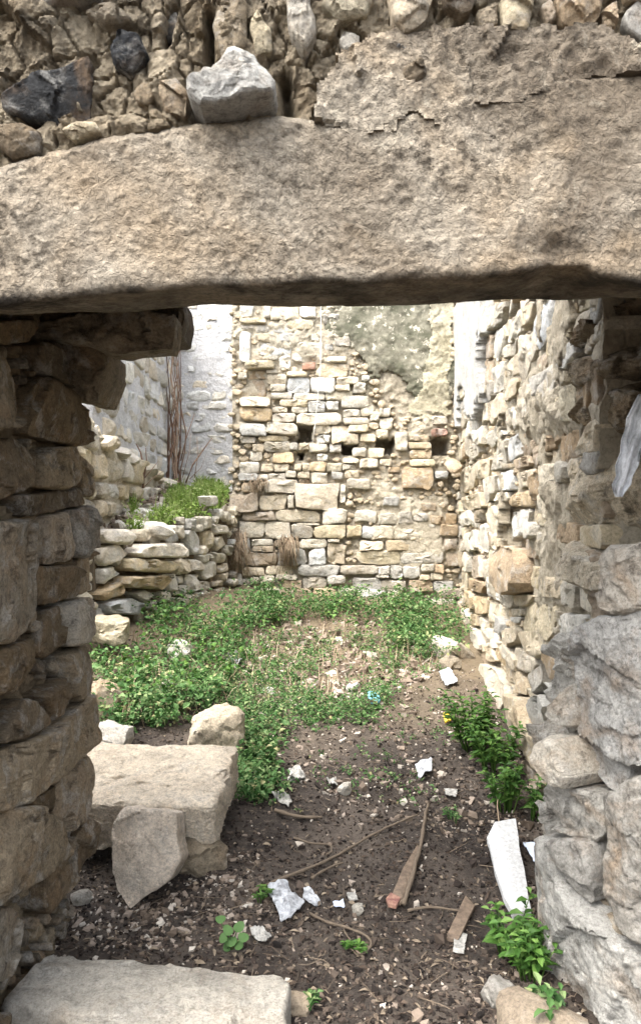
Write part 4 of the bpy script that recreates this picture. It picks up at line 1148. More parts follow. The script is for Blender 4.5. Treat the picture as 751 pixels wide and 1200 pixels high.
te['kind'] = 'structure'

# ------------------------------------------------------------------ fallen blocks and loose stones
def lone(name, label, cat, loc, dims, rot, seed, col, **kw):
    o = rock(name, loc, dims, rot, seed, col, kw.pop('mat', M['block']), None, kw.pop('sub', 5), kw.pop('box', 6), kw.pop('cuts', 6), kw.pop('rough', 0.02), kw.pop('freq', 6), kw.pop('cutd', (0.65, 0.93)), hew=kw.pop('hew', 3))
    return tag(o, label, cat)
lone('fallen_block', 'long pale squared block with rough pecked top, lying beside the left jamb', 'stone block', (-0.81, 3.31, 0.245), (0.80, 0.54, 0.21), (9, 0, -4), 301, (.85, .80, .72), cuts=1, box=18, rough=0.016, cutd=(.93, .97), sub=6, hew=0)
WP = Plane((-0.65, 2.73, 0.0), (1, 0, 0), (0, 0.342, 0.940), (0, -0.940, 0.342))
tag(stone(WP, WP.poly([(131, 972), (146, 946), (178, 950), (206, 953), (214, 1008), (203, 1030), (176, 1046), (152, 1066), (138, 1044), (131, 1015)]), (.86, .81, .74), None, 0.02, -0.17, mat=M['block'], name='fallen_stone', N=96, R=20, bevel=0.014, rough=0.018, tilt=0.1, freq=4, chop=4, sharp=28), 'pale wedge-shaped stone leaning upright against the long fallen block', 'stone block')
lone('boulder', 'rounded cream boulder on top of the weeds behind the long block', 'boulder', (-0.575, 4.02, 0.27), (0.36, 0.30, 0.31), (5, -4, 20), 303, (.86, .81, .72), cuts=5, box=4, rough=0.014, hew=2)
lone('stone_under_block', 'low brown stone wedged in the shadow under the long fallen block', 'stone', (-0.52, 3.06, 0.08), (0.26, 0.22, 0.13), (0, 5, 15), 304, 'e', sub=4)
lone('flat_stone', 'bright white flat stone behind the left end of the long block', 'stone', (-1.22, 3.95, 0.285), (0.48, 0.34, 0.2), (4, 6, 10), 305, 'W', sub=4)
lone('mossy_stone', 'brown mossy stone half hidden by the left jamb above the white flat stone', 'stone', (-1.30, 4.45, 0.34), (0.34, 0.3, 0.3), (0, 10, 30), 306, 'o', sub=4)
lone('yellow_stone', 'yellowish stone among the weeds by the foot of the retaining wall', 'stone', (-1.50, 5.2, 0.68), (0.3, 0.3, 0.2), (0, 5, 12), 307, 'y', sub=4)
def on_ground(px, py, w_, h_, dep=None, col='W', seed=1, label='', name='loose_stone', rot=(0, 0, 0), **kw):
    p = gnd(px, py)
    p[2] = float(gfull([p])[0]) + h_ * 0.25
    return lone(name, label, 'stone', tuple(p), (w_, dep or w_ * 0.8, h_), rot, seed, col, sub=kw.pop('sub', 3), **kw)
on_ground(210, 770, 0.20, 0.17, col='W', seed=311, label='white stone poking out of the weeds in front of the retaining wall', box=3)
on_ground(195, 818, 0.17, 0.15, col='w', seed=312, label='greyish white stone in the weeds directly behind the cream boulder', box=3)
on_ground(270, 775, 0.18, 0.08, col='b', seed=313, label='pale flat stone at the right edge of the weed patch', box=3)
on_ground(315, 819, 0.10, 0.09, col='W', seed=314, label='small white stone on the sparse grass in the middle of the floor', box=3)
on_ground(413, 812, 0.09, 0.09, col='W', seed=315, label='small cream stone just left of the turquoise litter', box=3)
on_ground(521, 768, 0.22, 0.20, col='W', seed=316, label='white squared stone at the foot of the side wall near the far weeds', rot=(10, 0, 20), box=5)
on_ground(540, 770, 0.28, 0.13, dep=0.14, col='p', seed=317, label='long stone leaning on the white squared stone by the side wall', rot=(0, 35, 30), box=5)
on_ground(527, 783, 0.18, 0.14, col='e', seed=318, label='brown stone below the white squared stone by the side wall', box=4)
on_ground(308, 705, 0.28, 0.10, col='c', seed=319, label='low pale stone in the far weeds below the back wall', box=3)
on_ground(305, 885, 0.10, 0.05, col='c', seed=320, label='flat cream stone to the right of the cream boulder', box=3)
on_ground(345, 915, 0.07, 0.07, col='W', seed=321, label='white chip of stone beside the torn paper right of the long block', box=3)
on_ground(402, 935, 0.075, 0.07, col='W', seed=322, label='bright white lump of stone in the middle of the dark soil', box=3)
on_ground(421, 1073, 0.06, 0.05, col='g', seed=323, label='grey pebble between the plastic bag and the wooden lath', box=3)
on_ground(583, 1170, 0.11, 0.09, col='G', seed=324, label='grey stone under the weeds beside the right jamb', box=3)
on_ground(622, 1200, 0.28, 0.10, dep=0.16, col='t', seed=325, label='tan flat stone at the bottom edge below the right jamb weeds', rot=(0, 0, -25), box=5)
on_ground(58, 1083, 0.09, 0.07, dep=0.16, col='g', seed=326, label='grey angular stone between the left jamb and the threshold slab', rot=(0, 0, 30), box=5)
on_ground(95, 1060, 0.10, 0.06, col='g', seed=327, label='grey chip at the foot of the left jamb', box=4)
on_ground(480, 640 + 108, 0.2, 0.08, col='b', seed=328, label='pale stone at the edge of the far weed strip', box=3)
on_ground(345, 1195, 0.08, 0.05, col='t', seed=329, label='tan pebble at the bottom edge right of the threshold slab', box=3)
# stones lying on the terrace
for i, (px, py, d, s, lab) in enumerate(((170, 606, 6.4, .30, 'white stone lying on the front of the terrace under the grass'), (183, 628, 6.3, .3, 'oblong white stone on top of the retaining wall'), (152, 590, 6.9, .22, 'grey rubble stone at the foot of the low wall'), (178, 588, 7.2, .25, 'cream stone in the grass by the bare twigs'))):
    p = np.array([(px - CX) * d / F, d, 0]); p[2] = float(ter_h(p[None, :2])[0]) + 0.03
    lone('terrace_stone', lab, 'stone', tuple(p), (s, s * .7, s * .45), (8, 6 * i, 25 * i), 340 + i, 'W' if i < 2 else 'g', sub=3, box=4)

tr_ = random.Random(77)
spots = []
for i in range(14):
    d = tr_.uniform(6.1, 7.6); x = -1.75 + tr_.uniform(0, 0.55)
    if float(behind(np.array([[x, d]]))[0]) > 0.08: spots.append((x / d, x, d))
spots.sort()
ORD = ('first', 'second', 'third', 'fourth', 'fifth', 'sixth', 'seventh', 'eighth', 'ninth', 'tenth')
for i, (_, x, d) in enumerate(spots[:10]):
    s_ = tr_.uniform(.10, .24)
    tag(lone('rubble_stone', 'small pale rubble stone loose on the terrace, %s from the left' % ORD[i], 'stone', (x, d, float(ter_h(np.array([[x, d]]))[0]) + s_ * .18), (s_, s_ * .75, s_ * .6), (tr_.uniform(-20, 20), tr_.uniform(-20, 20), tr_.uniform(0, 180)), 400 + i, tr_.choice('WwGg'), sub=3, box=4, mat=M['pale']), None, None, 'loose stones on the terrace')
# threshold slab
TS = Plane((0, 0, 0), (1, 0, 0), (0, 1, 0), (0, 0, 1))
ts = stone(TS, [(-0.90, 2.06), (-0.62, 1.98), (-0.10, 1.78), (-0.085, 2.17), (-0.45, 2.245), (-0.84, 2.33)], 'g', None, 0.13, -0.06, mat=M['block'], name='threshold_slab', N=120, R=26, bevel=0.012, rough=0.010, tilt=0.02, freq=6, chop=1, sharp=30)
tag(ts, 'worn grey stone slab lying across the threshold at the bottom edge', 'stone slab')

# ------------------------------------------------------------------ scattered ground material
def gnd_many(pxy):
    pxy = np.asarray(pxy, float)
    a = (pxy[:, 0] - CX) / F; b = -(pxy[:, 1] - CY) / F
    res = np.full(len(pxy), 10.0); found = np.zeros(len(pxy), bool)
    for d in np.arange(1.35, 9.0, 0.015):
        hit = (~found) & (CZ + b * d <= gz(a * d, np.full(len(a), d)))
        res[hit] = d; found |= hit
    P = np.stack([a * res, res, np.zeros(len(a))], 1)
    P = P[found]
    P[:, 2] = gfull(P) + 0.006 * 0
    return P, found

def sample_poly(poly, n, r):
    p = np.array(poly, float); lo, hi = p.min(0), p.max(0)
    q = lo + r.random((int(n * 2.5) + 10, 2)) * (hi - lo)
    q = q[inpoly(q, p)]
    return q[:n]

OCTA = np.array([[1, 0, 0], [-1, 0, 0], [0, 1, 0], [0, -1, 0], [0, 0, 1], [0, 0, -1]], float)
OF = np.array([[0, 2, 4], [2, 1, 4], [1, 3, 4], [3, 0, 4], [2, 0, 5], [1, 2, 5], [3, 1, 5], [0, 3, 5]])
# cube-ish chips with 8 corners read better as crushed stone
CUB = np.array([[x, y, z] for x in (-1, 1) for y in (-1, 1) for z in (-1, 1)], float) * 0.62
CF = np.array([[0, 1, 3], [0, 3, 2], [4, 6, 7], [4, 7, 5], [0, 4, 5], [0, 5, 1], [2, 3, 7], [2, 7, 6], [0, 2, 6], [0, 6, 4], [1, 5, 7], [1, 7, 3]])
def chips(name, P, sizes, mat, r, flat=(0.4, 0.9), label=None):
    n = len(P)
    V = CUB[None] + r.normal(0, 0.22, (n, 8, 3))
    sc3 = np.stack([sizes * r.uniform(0.7, 1.4, n), sizes * r.uniform(0.6, 1.1, n), sizes * r.uniform(*flat, n)], 1)
    V = V * sc3[:, None, :]
    an = r.uniform(0, 6.28, n); c, s = np.cos(an), np.sin(an)
    x = V[..., 0] * c[:, None] - V[..., 1] * s[:, None]; y = V[..., 0] * s[:, None] + V[..., 1] * c[:, None]
    V = np.stack([x, y, V[..., 2]], -1)
    ti = r.normal(0, 0.25, (n, 2))
    V[..., 2] += V[..., 0] * ti[:, :1] + V[..., 1] * ti[:, 1:]
    V = V + P[:, None, :] + np.array([0, 0, 0]) + (sizes * 0.15)[:, None, None] * np.array([0, 0, 1])
    Fc = (CF[None] + (np.arange(n) * 8)[:, None, None]).reshape(-1, 3)
    o = mesh_obj(name, V.reshape(-1, 3), Fc, mat, origin=(0, 0, 0), smooth=False)
    return tag(o, label, None, None, 'stuff')

def soil_z(P):
    Q = np.stack([P[:, 0], P[:, 1], np.zeros(len(P))], 1)
    return gfull(P) + fbm(Q, 14, 5, 0.65) * 0.022
g = np.random.default_rng(51)
FLOOR = [(-60, 1230), (700, 1230), (640, 940), (560, 790), (540, 740), (300, 700), (110, 740), (100, 1000), (-60, 1100)]
def floor_pts(n, poly=FLOOR):
    P, _ = gnd_many(sample_poly(poly, n, g)); P[:, 2] = soil_z(P); return P
P = floor_pts(4500); chips('gravel', P, np.minimum(0.0035 * np.exp(g.normal(0, 0.65, len(P))), 0.022), M['gravel'], g, label='small limestone gravel strewn over the soil')
P = floor_pts(16000); chips('soil_crumbs', P, 0.005 * np.exp(g.normal(0, 0.45, len(P))), M['crumb'], g, label='dark crumbs of earth covering the floor')
P = floor_pts(2600, [(270, 800), (300, 730), (470, 725), (530, 760), (500, 800), (300, 850)]); chips('far_rubble', P, np.minimum(0.011 * np.exp(g.normal(0, 0.65, len(P))), 0.05), M['gravel'], g, label='crushed pale rubble and dirt among the sparse weeds')
P = floor_pts(1700, [(280, 870), (330, 760), (540, 760), (640, 940), (600, 1000), (400, 960)]); chips('rubble', P, np.minimum(0.007 * np.exp(g.normal(0, 0.6, len(P))), 0.035), M['gravel'], g, label='pale crushed rubble across the middle of the floor')
P = floor_pts(900, [(20, 1110), (120, 1040), (300, 1000), (330, 1110), (200, 1120)]); chips('stone_chips', P, np.minimum(0.006 * np.exp(g.normal(0, 0.6, len(P))), 0.022), M['gravel'], g, label='stone chips between the slab and the fallen blocks')

def leaf_geo(base, dirv, nrm, ln, wd, fold=0.25, droop=0.2):
    """folded pointed leaves, four corners and a mid rib each"""
    side = np.cross(dirv, nrm); side /= np.linalg.norm(side, axis=1)[:, None] + 1e-9
    up = np.cross(side, dirv)
    l, w_ = ln[:, None], wd[:, None]
    b = base; t = base + dirv * l - up * l * droop
    m = base + dirv * l * 0.45 
    m2 = base + dirv * l * 0.75 - up * l * droop * 0.4
    Lf = m + side * w_ * 0.5 + up * w_ * fold; Rt = m - side * w_ * 0.5 + up * w_ * fold
    L2 = m2 + side * w_ * 0.36 + up * w_ * fold * .6; R2 = m2 - side * w_ * 0.36 + up * w_ * fold * .6
    V = np.stack([b, Rt, R2, t, L2, Lf, (m + m2) / 2], 1).reshape(-1, 3)
    f = np.array([[0, 1, 6], [1, 2, 6], [2, 3, 6], [3, 4, 6], [4, 5, 6], [5, 0, 6]])
    Fc = (f[None] + (np.arange(len(base)) * 7)[:, None, None]).reshape(-1, 3)
    return V, Fc

def unit(v): return v / (np.linalg.norm(v, axis=1)[:, None] + 1e-9)

def herb_cloud(P, heights, nleaf, lsize, r):
    """low weeds: leaf rosettes on short stems around the points P"""
    n = len(P)
    idx = np.repeat(np.arange(n), nleaf)
    m = len(idx)
    an = r.uniform(0, 6.283, m)
    h = heights[idx] * np.sqrt(r.random(m))
    rad = heights[idx] * 0.55 * r.random(m) * (0.4 + 0.6 * h / np.maximum(heights[idx], 1e-3))
    base = P[idx] + np.stack([np.cos(an) * rad, np.sin(an) * rad, h], 1)
    dirv = unit(np.stack([np.cos(an), np.sin(an), r.normal(0.15, 0.45, m)], 1) + r.normal(0, 0.35, (m, 3)))
    nrm = unit(np.array([0, 0, 1.0]) + r.normal(0, 0.35, (m, 3)))
    ln = lsize * np.exp(r.normal(0, 0.3, m)); wd = ln * r.uniform(0.5, 0.8, m)
    return leaf_geo(base, dirv, nrm, ln, wd)

def weeds(name, poly, n, hr, nleaf, ls, mat, label, clump=0.0, pxshift=0):
    q = sample_poly(poly, n, g)
    if clump > 0:
        k = fbm(np.concatenate([q / 40.0, np.zeros((len(q), 1))], 1), 1.0, 3)
        k = k + 0.6 * fbm(np.concatenate([q / 13.0, np.full((len(q), 1), 4.0)], 1), 1.0, 2)
        q = q[k > (clump - 0.5) + g.normal(0, 0.10, len(q))]
    q = q + g.normal(0, 5.0, q.shape) * np.array([1.6, 0.8])
    P, _ = gnd_many(q); P[:, 2] = soil_z(P)
    hh = g.uniform(hr[0], hr[1], len(P)) * (0.75 + 0.5 * (fbm(P, 2.5, 2) + 0.5))
    V, Fc = herb_cloud(P, np.maximum(hh, 0.02), nleaf, ls, g)
    o = mesh_obj(name, V, Fc, mat, origin=(0, 0, 0), smooth=False)
    return tag(o, label, None, None, 'stuff')
weeds('weeds', [(104, 745), (140, 728), (185, 716), (262, 702), (300, 700), (330, 728), (290, 755), (268, 795), (258, 835), (215, 850), (160, 870), (118, 855), (104, 800)], 1250, (0.03, 0.22), 11, 0.028, M['leaf'], 'dense green weeds in front of the retaining wall', 0.56)
weeds('back_weeds', [(250, 712), (300, 704), (390, 706), (470, 712), (530, 716), (543, 755), (520, 775), (490, 772), (468, 762), (455, 738), (400, 726), (330, 735), (268, 745)], 1350, (0.04, 0.27), 11, 0.029, M['leaf'], 'green weeds along the foot of the back wall', 0.44)
weeds('boulder_weeds', [(278, 888), (290, 850), (312, 870), (333, 930), (312, 948), (284, 952), (272, 915)], 190, (0.03, 0.11), 11, 0.026, M['leaf'], 'green weeds at the right end of the long block', 0.25)
weeds('sparse_weeds', [(258, 770), (330, 740), (450, 745), (520, 780), (470, 812), (440, 845), (380, 850), (330, 870), (292, 870), (262, 830)], 3600, (0.012, 0.07), 6, 0.018, M['leaf'], 'sparse low weeds on the trodden middle of the floor', 0.44)
weeds('tall_weeds', [(110, 770), (150, 735), (260, 708), (400, 710), (530, 720), (538, 765), (470, 770), (300, 750), (265, 830), (150, 850)], 170, (0.08, 0.22), 10, 0.036, M['darkleaf'], 'taller dark green weeds rising above the low ones', 0.5)
weeds('floor_seedlings', [(290, 860), (330, 800), (480, 800), (540, 840), (560, 960), (420, 940), (320, 960)], 420, (0.008, 0.03), 5, 0.014, M['leaf'], 'tiny seedlings dotted over the bare soil', 0.5)
weeds('moss_patch', [(470, 780), (500, 775), (540, 790), (530, 830), (490, 830)], 90, (0.02, 0.06), 8, 0.02, M['leaf'], 'scattered seedlings by the far rubble', 0.4)

def grass_cloud(P, hr, r, width=0.006):
    n = len(P)
    an = r.uniform(0, 6.283, n); lean = r.uniform(0.1, 0.8, n); h = r.uniform(*hr, n)
    d = np.stack([np.cos(an) * lean, np.sin(an) * lean, np.ones(n)], 1)
    s = np.stack([-np.sin(an), np.cos(an), np.zeros(n)], 1) * width
    mid = P + d * (h * 0.5)[:, None]
    tip = P + d * h[:, None] - np.array([0, 0, 1]) * (h * lean * 0.45)[:, None]
    V = np.stack([P - s, P + s, mid + s * .8, mid - s * .8, tip], 1).reshape(-1, 3)
    f4 = (np.array([[0, 1, 2, 3]])[None] + (np.arange(n) * 5)[:, None, None]).reshape(-1, 4).tolist()
    f3 = (np.array([[3, 2, 4]])[None] + (np.arange(n) * 5)[:, None, None]).reshape(-1, 3).tolist()
    return V, f4 + f3
# grass on the terrace
def terr_pts(n, box):
    q = g.uniform([box[0], box[1]], [box[2], box[3]], (n, 2))
    q = q[behind(q) > 0.05]
    P = np.concatenate([q, ter_h(q)[:, None]], 1)
    return P
P = terr_pts(30000, (-2.0, 5.8, -0.9, 9.8))
px = to_px(P)
TG = [(186, 618), (205, 575), (250, 556), (268, 572), (256, 606), (240, 640), (215, 650), (198, 640)]
TG2 = [(138, 618), (155, 598), (185, 608), (205, 630), (185, 645), (160, 640)]
k = fbm(np.concatenate([px / 14, np.zeros((len(px), 1))], 1), 1, 3)
sel = ((inpoly(px, TG) & (k > -0.05)) | (inpoly(px, TG2) & (k > 0.15))) & (g.random(len(px)) < 0.33)
V, Fc = grass_cloud(P[sel], (0.05, 0.30), g, 0.006)
tag(mesh_obj('terrace_grass', V, Fc, M['grass'], origin=(0, 0, 0), smooth=False), 'bright green grass on the terrace above the retaining wall', None, None, 'stuff')
V, Fc = herb_cloud(P[sel][::3], g.uniform(0.04, 0.18, len(P[sel][::3])), 8, 0.036, g)
tag(mesh_obj('terrace_weeds', V, Fc, M['grass'], origin=(0, 0, 0), smooth=False), 'leafy weeds among the terrace grass', None, None, 'stuff')
P = terr_pts(2500, (-2.0, 5.8, -1.0, 8.5)); chips('terrace_rubble', P, np.minimum(0.02 * np.exp(g.normal(0, 0.6, len(P))), 0.08), M['gravel'], g, label='pale rubble covering the terrace')
# dead leaves and straw on the floor
P = floor_pts(2600); n = len(P); an = g.uniform(0, 6.28, n)
V, Fc = leaf_geo(P + [0, 0, .006], unit(np.stack([np.cos(an), np.sin(an), g.normal(0, .2, n)], 1)), unit(np.array([0, 0, 1.0]) + g.normal(0, .4, (n, 3))), g.uniform(.012, .04, n), g.uniform(.006, .018, n))
tag(mesh_obj('leaf_litter', V, Fc, M['litter'], origin=(0, 0, 0), smooth=False), 'dead brown leaves and straw on the soil', None, None, 'stuff')
q = np.concatenate([sample_poly([(110, 760), (300, 705), (530, 715), (540, 780), (300, 840), (140, 860)], 900, g)])
P, _ = gnd_many(q); P[:, 2] = soil_z(P)
V, Fc = grass_cloud(P, (0.06, 0.22), g, 0.003)
tag(mesh_obj('dry_stalks', V, Fc, M['dry'], origin=(0, 0, 0), smooth=False), 'thin dry stalks among the weeds', None, None, 'stuff')
# short twigs
pr = random.Random(8)
parts = []
for p in floor_pts(420):
    a = pr.uniform(0, 6.28); l = pr.uniform(.02, .12); cu = pr.uniform(-.35, .35)
    path = [p + np.array([math.cos(a + cu * t) * l * t, math.sin(a + cu * t) * l * t, 0.008 + 0.02 * pr.random() * t]) for t in (0, .35, .7, 1)]
    tk = pr.uniform(.35, .9); parts.append(tube_geo(path, [.003 * tk, .0028 * tk, .0022 * tk, .0015 * tk], 4))
V, Fc = merge(parts)
tag(mesh_obj('small_twigs', V, Fc, M['twig'], origin=(0, 0, 0)), 'short dry twigs scattered over the soil', None, None, 'stuff')

# ------------------------------------------------------------------ plants
def plant(name, label, px, py, n, h, spread, ls, mat, seed, cat='weed', tilt=(0, 0)):
    r = np.random.default_rng(seed)
    b = gnd(px, py); b[2] = float(soil_z(b[None])[0])
    t = thing(name, label, cat, tuple(b))
    parts, B, Dv, Nn, Ln = [], [], [], [], []
    for i in range(n):
        a = r.uniform(0, 6.28); s = spread * math.sqrt(r.random()); hh = h * r.uniform(.55, 1.05)
        st = b + np.array([math.cos(a) * s * .35, math.sin(a) * s * .35, -0.01])
        en = b + np.array([math.cos(a) * s + tilt[0], math.sin(a) * s + tilt[1], hh])
        path = [st + (en - st) * q + np.array([0, 0, math.sin(q * 3.14) * .02]) for q in np.linspace(0, 1, 5)]
        parts.append(tube_geo(path, [.0035, .003, .0026, .002, .0012], 4))
        m = max(4, int(hh / 0.028))
        for k in range(m):
            q = 0.15 + 0.85 * (k + 1) / m
            c = st + (en - st) * q + np.array([0, 0, math.sin(q * 3.14) * .02])
            for sg in (0, math.pi):
                aa = k * 1.57 + sg + r.normal(0, .3)
                B.append(c); Dv.append([math.cos(aa), math.sin(aa), r.uniform(-.1, .5)]); Nn.append([r.normal(0, .2), r.normal(0, .2), 1]); Ln.append(ls * r.uniform(.6, 1.2) * (1.1 - .35 * q))
    V, Fc = merge(parts)
    mesh_obj('stem', V, Fc, M['twig'] if mat is M['dry'] else mat, t)
    Ln = np.array(Ln)
    V, Fc = leaf_geo(np.array(B), unit(np.array(Dv, float)), unit(np.array(Nn, float)), Ln, Ln * .5)
    mesh_obj('foliage', V, Fc, mat, t, smooth=False)
    return t
plant('nettle', 'leafy green weed tuft against the side wall, tallest of the row', 556, 884, 26, .30, .17, .062, M['darkleaf'], 1)
plant('nettle', 'bushy green weed tuft between the tallest tuft and the wall foot', 578, 910, 24, .24, .15, .06, M['darkleaf'], 2)
plant('nettle', 'smaller green weed tuft just above the white foam board', 592, 955, 18, .20, .13, .055, M['darkleaf'], 3)
plant('seedling', 'spindly green weed beside the wall, next to the boulders of the right jamb', 622, 965, 8, .18, .10, .05, M['darkleaf'], 4)
plant('seedling', 'tiny pale seedlings on bare soil left of the green tufts', 531, 965, 6, .05, .06, .025, M['leaf'], 5)
plant('nettle', 'green weed clump covering the lower end of the foam board', 598, 1120, 20, .17, .13, .055, M['darkleaf'], 6, tilt=(0.02, -.02))
plant('nettle', 'dark weed clump at the foot of the right jamb boulder', 622, 1148, 18, .16, .10, .05, M['darkleaf'], 7)
plant('seedling', 'bright leaves at the bottom edge under the right jamb boulder', 640, 1200, 7, .10, .06, .06, M['leaf'], 8)
plant('seedling', 'tiny green sprout at the bottom edge right of the threshold slab', 362, 1193, 5, .04, .03, .03, M['leaf'], 9)
plant('seedling', 'small dusty weed beside the looped root', 415, 1128, 6, .03, .05, .03, M['darkleaf'], 10)
plant('seedling', 'small weed by the tip of the long bent twig', 305, 1060, 6, .04, .05, .025, M['darkleaf'], 12)
def sprout():
    b = gnd(272, 1118); b[2] = float(soil_z(b[None])[0])
    t = thing('sprout', 'young weed with round leaves standing alone beside the threshold slab', 'weed', tuple(b))
    spec = [(258, 1078, .03), (268, 1092, .034), (262, 1100, .03), (279, 1088, .036), (272, 1104, .036), (285, 1099, .034), (266, 1112, .028), (281, 1108, .03)]
    parts = []
    for i, (px, py, s) in enumerate(spec):
        d = b[1] - 0.01 * (i % 3)
        tip = np.array([(px - CX) * d / F, d, CZ - (py - CY) * d / F])
        parts.append(tube_geo([b, (b + tip) / 2 + [0, 0, .01], tip], .0018, 4))
        an = i * 2.4
        ring = [[0, 0, .002]]
        for k in range(10):
            a = k * .628; rr = s * .6 * (1 + .15 * math.cos(a)); ring.append([math.cos(a) * rr, math.sin(a) * rr * .8, .006 + .004 * math.cos(2 * a)])
        R_ = np.array(Euler((0.5, 0.15 * math.sin(an), an)).to_matrix() if False else (Euler((0.55, 0.2 * math.sin(an), 0)).to_matrix() @ Euler((0, 0, an)).to_matrix()))
        V = np.array(ring) @ R_.T + tip
        mesh_obj('leaf', V, [(0, k + 1, (k + 1) % 10 + 1) for k in range(10)], M['leaf'], t)
    V, Fc = merge(parts); mesh_obj('stem', V, Fc, M['leaf'], t)
sprout()

def tuft(name, label, px, py, d, n, h, seed, cat='dry grass'):
    r = np.random.default_rng(seed)
    top = np.array([(px - CX) * d / F, d, CZ - (py - CY) * d / F])
    parts = []
    for i in range(n):
        a = r.normal(0, .35); l = h * r.uniform(.5, 1.0)
        s = top + np.array([r.normal(0, .05), 0.05, r.normal(0, .02)])
        e = s + np.array([math.sin(a) * l * .5, -0.10 * r.random() - .05, -l])
        m = (s + e) / 2 + np.array([r.normal(0, .02), -.08, .03])
        parts.append(tube_geo([s, m, e], [.004, .0035, .002], 3))
    V, Fc = merge(parts)
    return tag(mesh_obj(name, V, Fc, M['dry']), label, cat)
tuft('dry_grass_tuft', 'dry straw tuft hanging from the joints low on the back wall', 338, 628, 7.97, 110, .40, 1)
tuft('dry_grass_tuft', 'dry straw tuft hanging where the back wall meets the retaining wall', 277, 625, 7.9, 110, .48, 2)
tuft('dry_grass_tuft', 'thin dry straw tuft on the back wall above the square tan stone', 303, 562, 7.97, 50, .18, 3)

# dead vine in the corner of the two houses and bare twigs in front
vr = random.Random(17)
vine = thing('dead_vine', 'dead brown vine climbing the corner between the two pale house walls', 'vine', (-1.86, 9.5, 1.7))
parts = []
for i in range(14):
    x0 = vr.uniform(-1.93, -1.82); d0 = vr.uniform(9.2, 9.8)
    z1 = vr.uniform(2.4, 4.4)
    path = []
    x, y = x0 + vr.uniform(-.1, .1), d0
    for k in range(10):
        t = k / 9
        x += vr.uniform(-.06, .06); x = min(-1.76, max(-1.92, x))
        path.append((x, y + vr.uniform(-.03, .03), 1.55 + (z1 - 1.55) * t))
    parts.append(tube_geo(path, [0.013 * (1 - .8 * k / 9) * vr.uniform(.4, 1.3) + .002 for k in range(10)], 5))
V, Fc = merge(parts); mesh_obj('stem', V, Fc, M['vine'], vine)
def twigs(name, label, specs, cat='bare shrub'):
    parts = []
    for path, rad in specs:
        P = [np.array([(px - CX) * d / F, d, CZ - (py - CY) * d / F]) for px, py, d in path]
        parts.append(tube_geo(P, [rad * (1 - .6 * k / max(1, len(P) - 1)) for k in range(len(P))], 5))
    V, Fc = merge(parts)
    return tag(mesh_obj(name, V, Fc, M['vine']), label, cat)
twigs('bare_shrub', 'bare dark twigs rising from the terrace in front of the grey wall', [([(218, 566, 8.6), (226, 545, 8.6), (240, 525, 8.6), (249, 513, 8.6)], .012), ([(212, 540, 8.8), (218, 515, 8.8), (228, 485, 8.8)], .009), ([(228, 560, 8.5), (232, 535, 8.5), (231, 512, 8.5)], .006), ([(222, 562, 8.5), (236, 548, 8.5), (243, 530, 8.5)], .005), ([(214, 560, 8.5), (222, 530, 8.5), (224, 508, 8.5)], .005)])
twigs('bare_shrub', 'small dead dark shrub at the foot of the low wall', [([(168, 572, 7.6), (169, 550, 7.6), (165, 530, 7.6), (160, 520, 7.6)], .014), ([(169, 560, 7.6), (172, 540, 7.6), (171, 525, 7.6)], .01), ([(168, 565, 7.6), (160, 550, 7.6), (158, 540, 7.6)], .007), ([(170, 560, 7.6), (180, 548, 7.6), (186, 540, 7.6)], .007), ([(170, 570, 7.5), (180, 560, 7.5), (192, 552, 7.5)], .006)])

# ------------------------------------------------------------------ sticks and litter
def stick(name, label, pts, rad, mat=None, cat='stick', lift=0.02, seed=0):
    P = []
    for i, p in enumerate(pts):
        q = gnd(p[0], p[1]); q[2] = float(soil_z(q[None])[0]) + (p[2] if len(p) > 2 else lift)
        P.append(q)
    # resample smoothly
    P = np.array(P); n = len(P)
    out = []
    for t in np.linspace(0, n - 1, n * 4):
        i = int(min(n - 2, math.floor(t))); f = t - i
        p0, p1, p2, p3 = P[max(0, i - 1)], P[i], P[i + 1], P[min(n - 1, i + 2)]
        out.append(0.5 * ((2 * p1) + (-p0 + p2) * f + (2 * p0 - 5 * p1 + 4 * p2 - p3) * f * f + (-p0 + 3 * p1 - 3 * p2 + p3) * f ** 3))
    out = np.array(out); out[:, 0] += fbm(out + seed, 14, 3) * .012
    m = len(out)
    V, Fc = tube_geo(out, [rad * (1 - .45 * k / m) * (1 + .18 * math.sin(k * 2.1 + seed)) for k in range(m)], 7)
    return tag(mesh_obj(name, V, Fc, mat or M['twig']), label, cat)
stick('bent_twig', 'long thin bent twig running across the dark soil', [(297, 1056), (340, 1035), (380, 1012), (420, 990), (455, 977), (490, 972, .04)], .0075, seed=1)
stick('stick', 'straight pale stick lying over the red-ended wooden lath', [(473, 1064, .03), (487, 1030, .04), (496, 990, .03), (498, 968, .03), (501, 950, .02)], .010, seed=2)
stick('branch_stub', 'short thick twig by the white paper beside the long block', [(322, 958), (350, 964), (378, 963)], .010, seed=3)
stick('looped_root', 'thin looped root curling on the soil in front of the plastic bag', [(362, 1080), (385, 1095), (410, 1104), (430, 1114), (433, 1128), (422, 1136), (408, 1118), (402, 1103)], .0055, seed=4)
stick('forked_twig', 'small forked twig above the long bent twig', [(345, 985), (365, 990), (385, 990), (388, 1000), (380, 1006)], .005, seed=5)
stick('thin_stick', 'thin stick pointing from the lath to the wooden offcut', [(478, 1070), (505, 1066), (540, 1069)], .006, seed=6)
stick('root', 'thin root in front of the long bent twig', [(365, 1034), (385, 1020), (402, 1012)], .006, seed=7)
stick('straw', 'pale straw stalk standing by the top of the foam board', [(580, 1000, .02), (584, 985, .06), (582, 968, .1)], .004, M['dry'], seed=8)

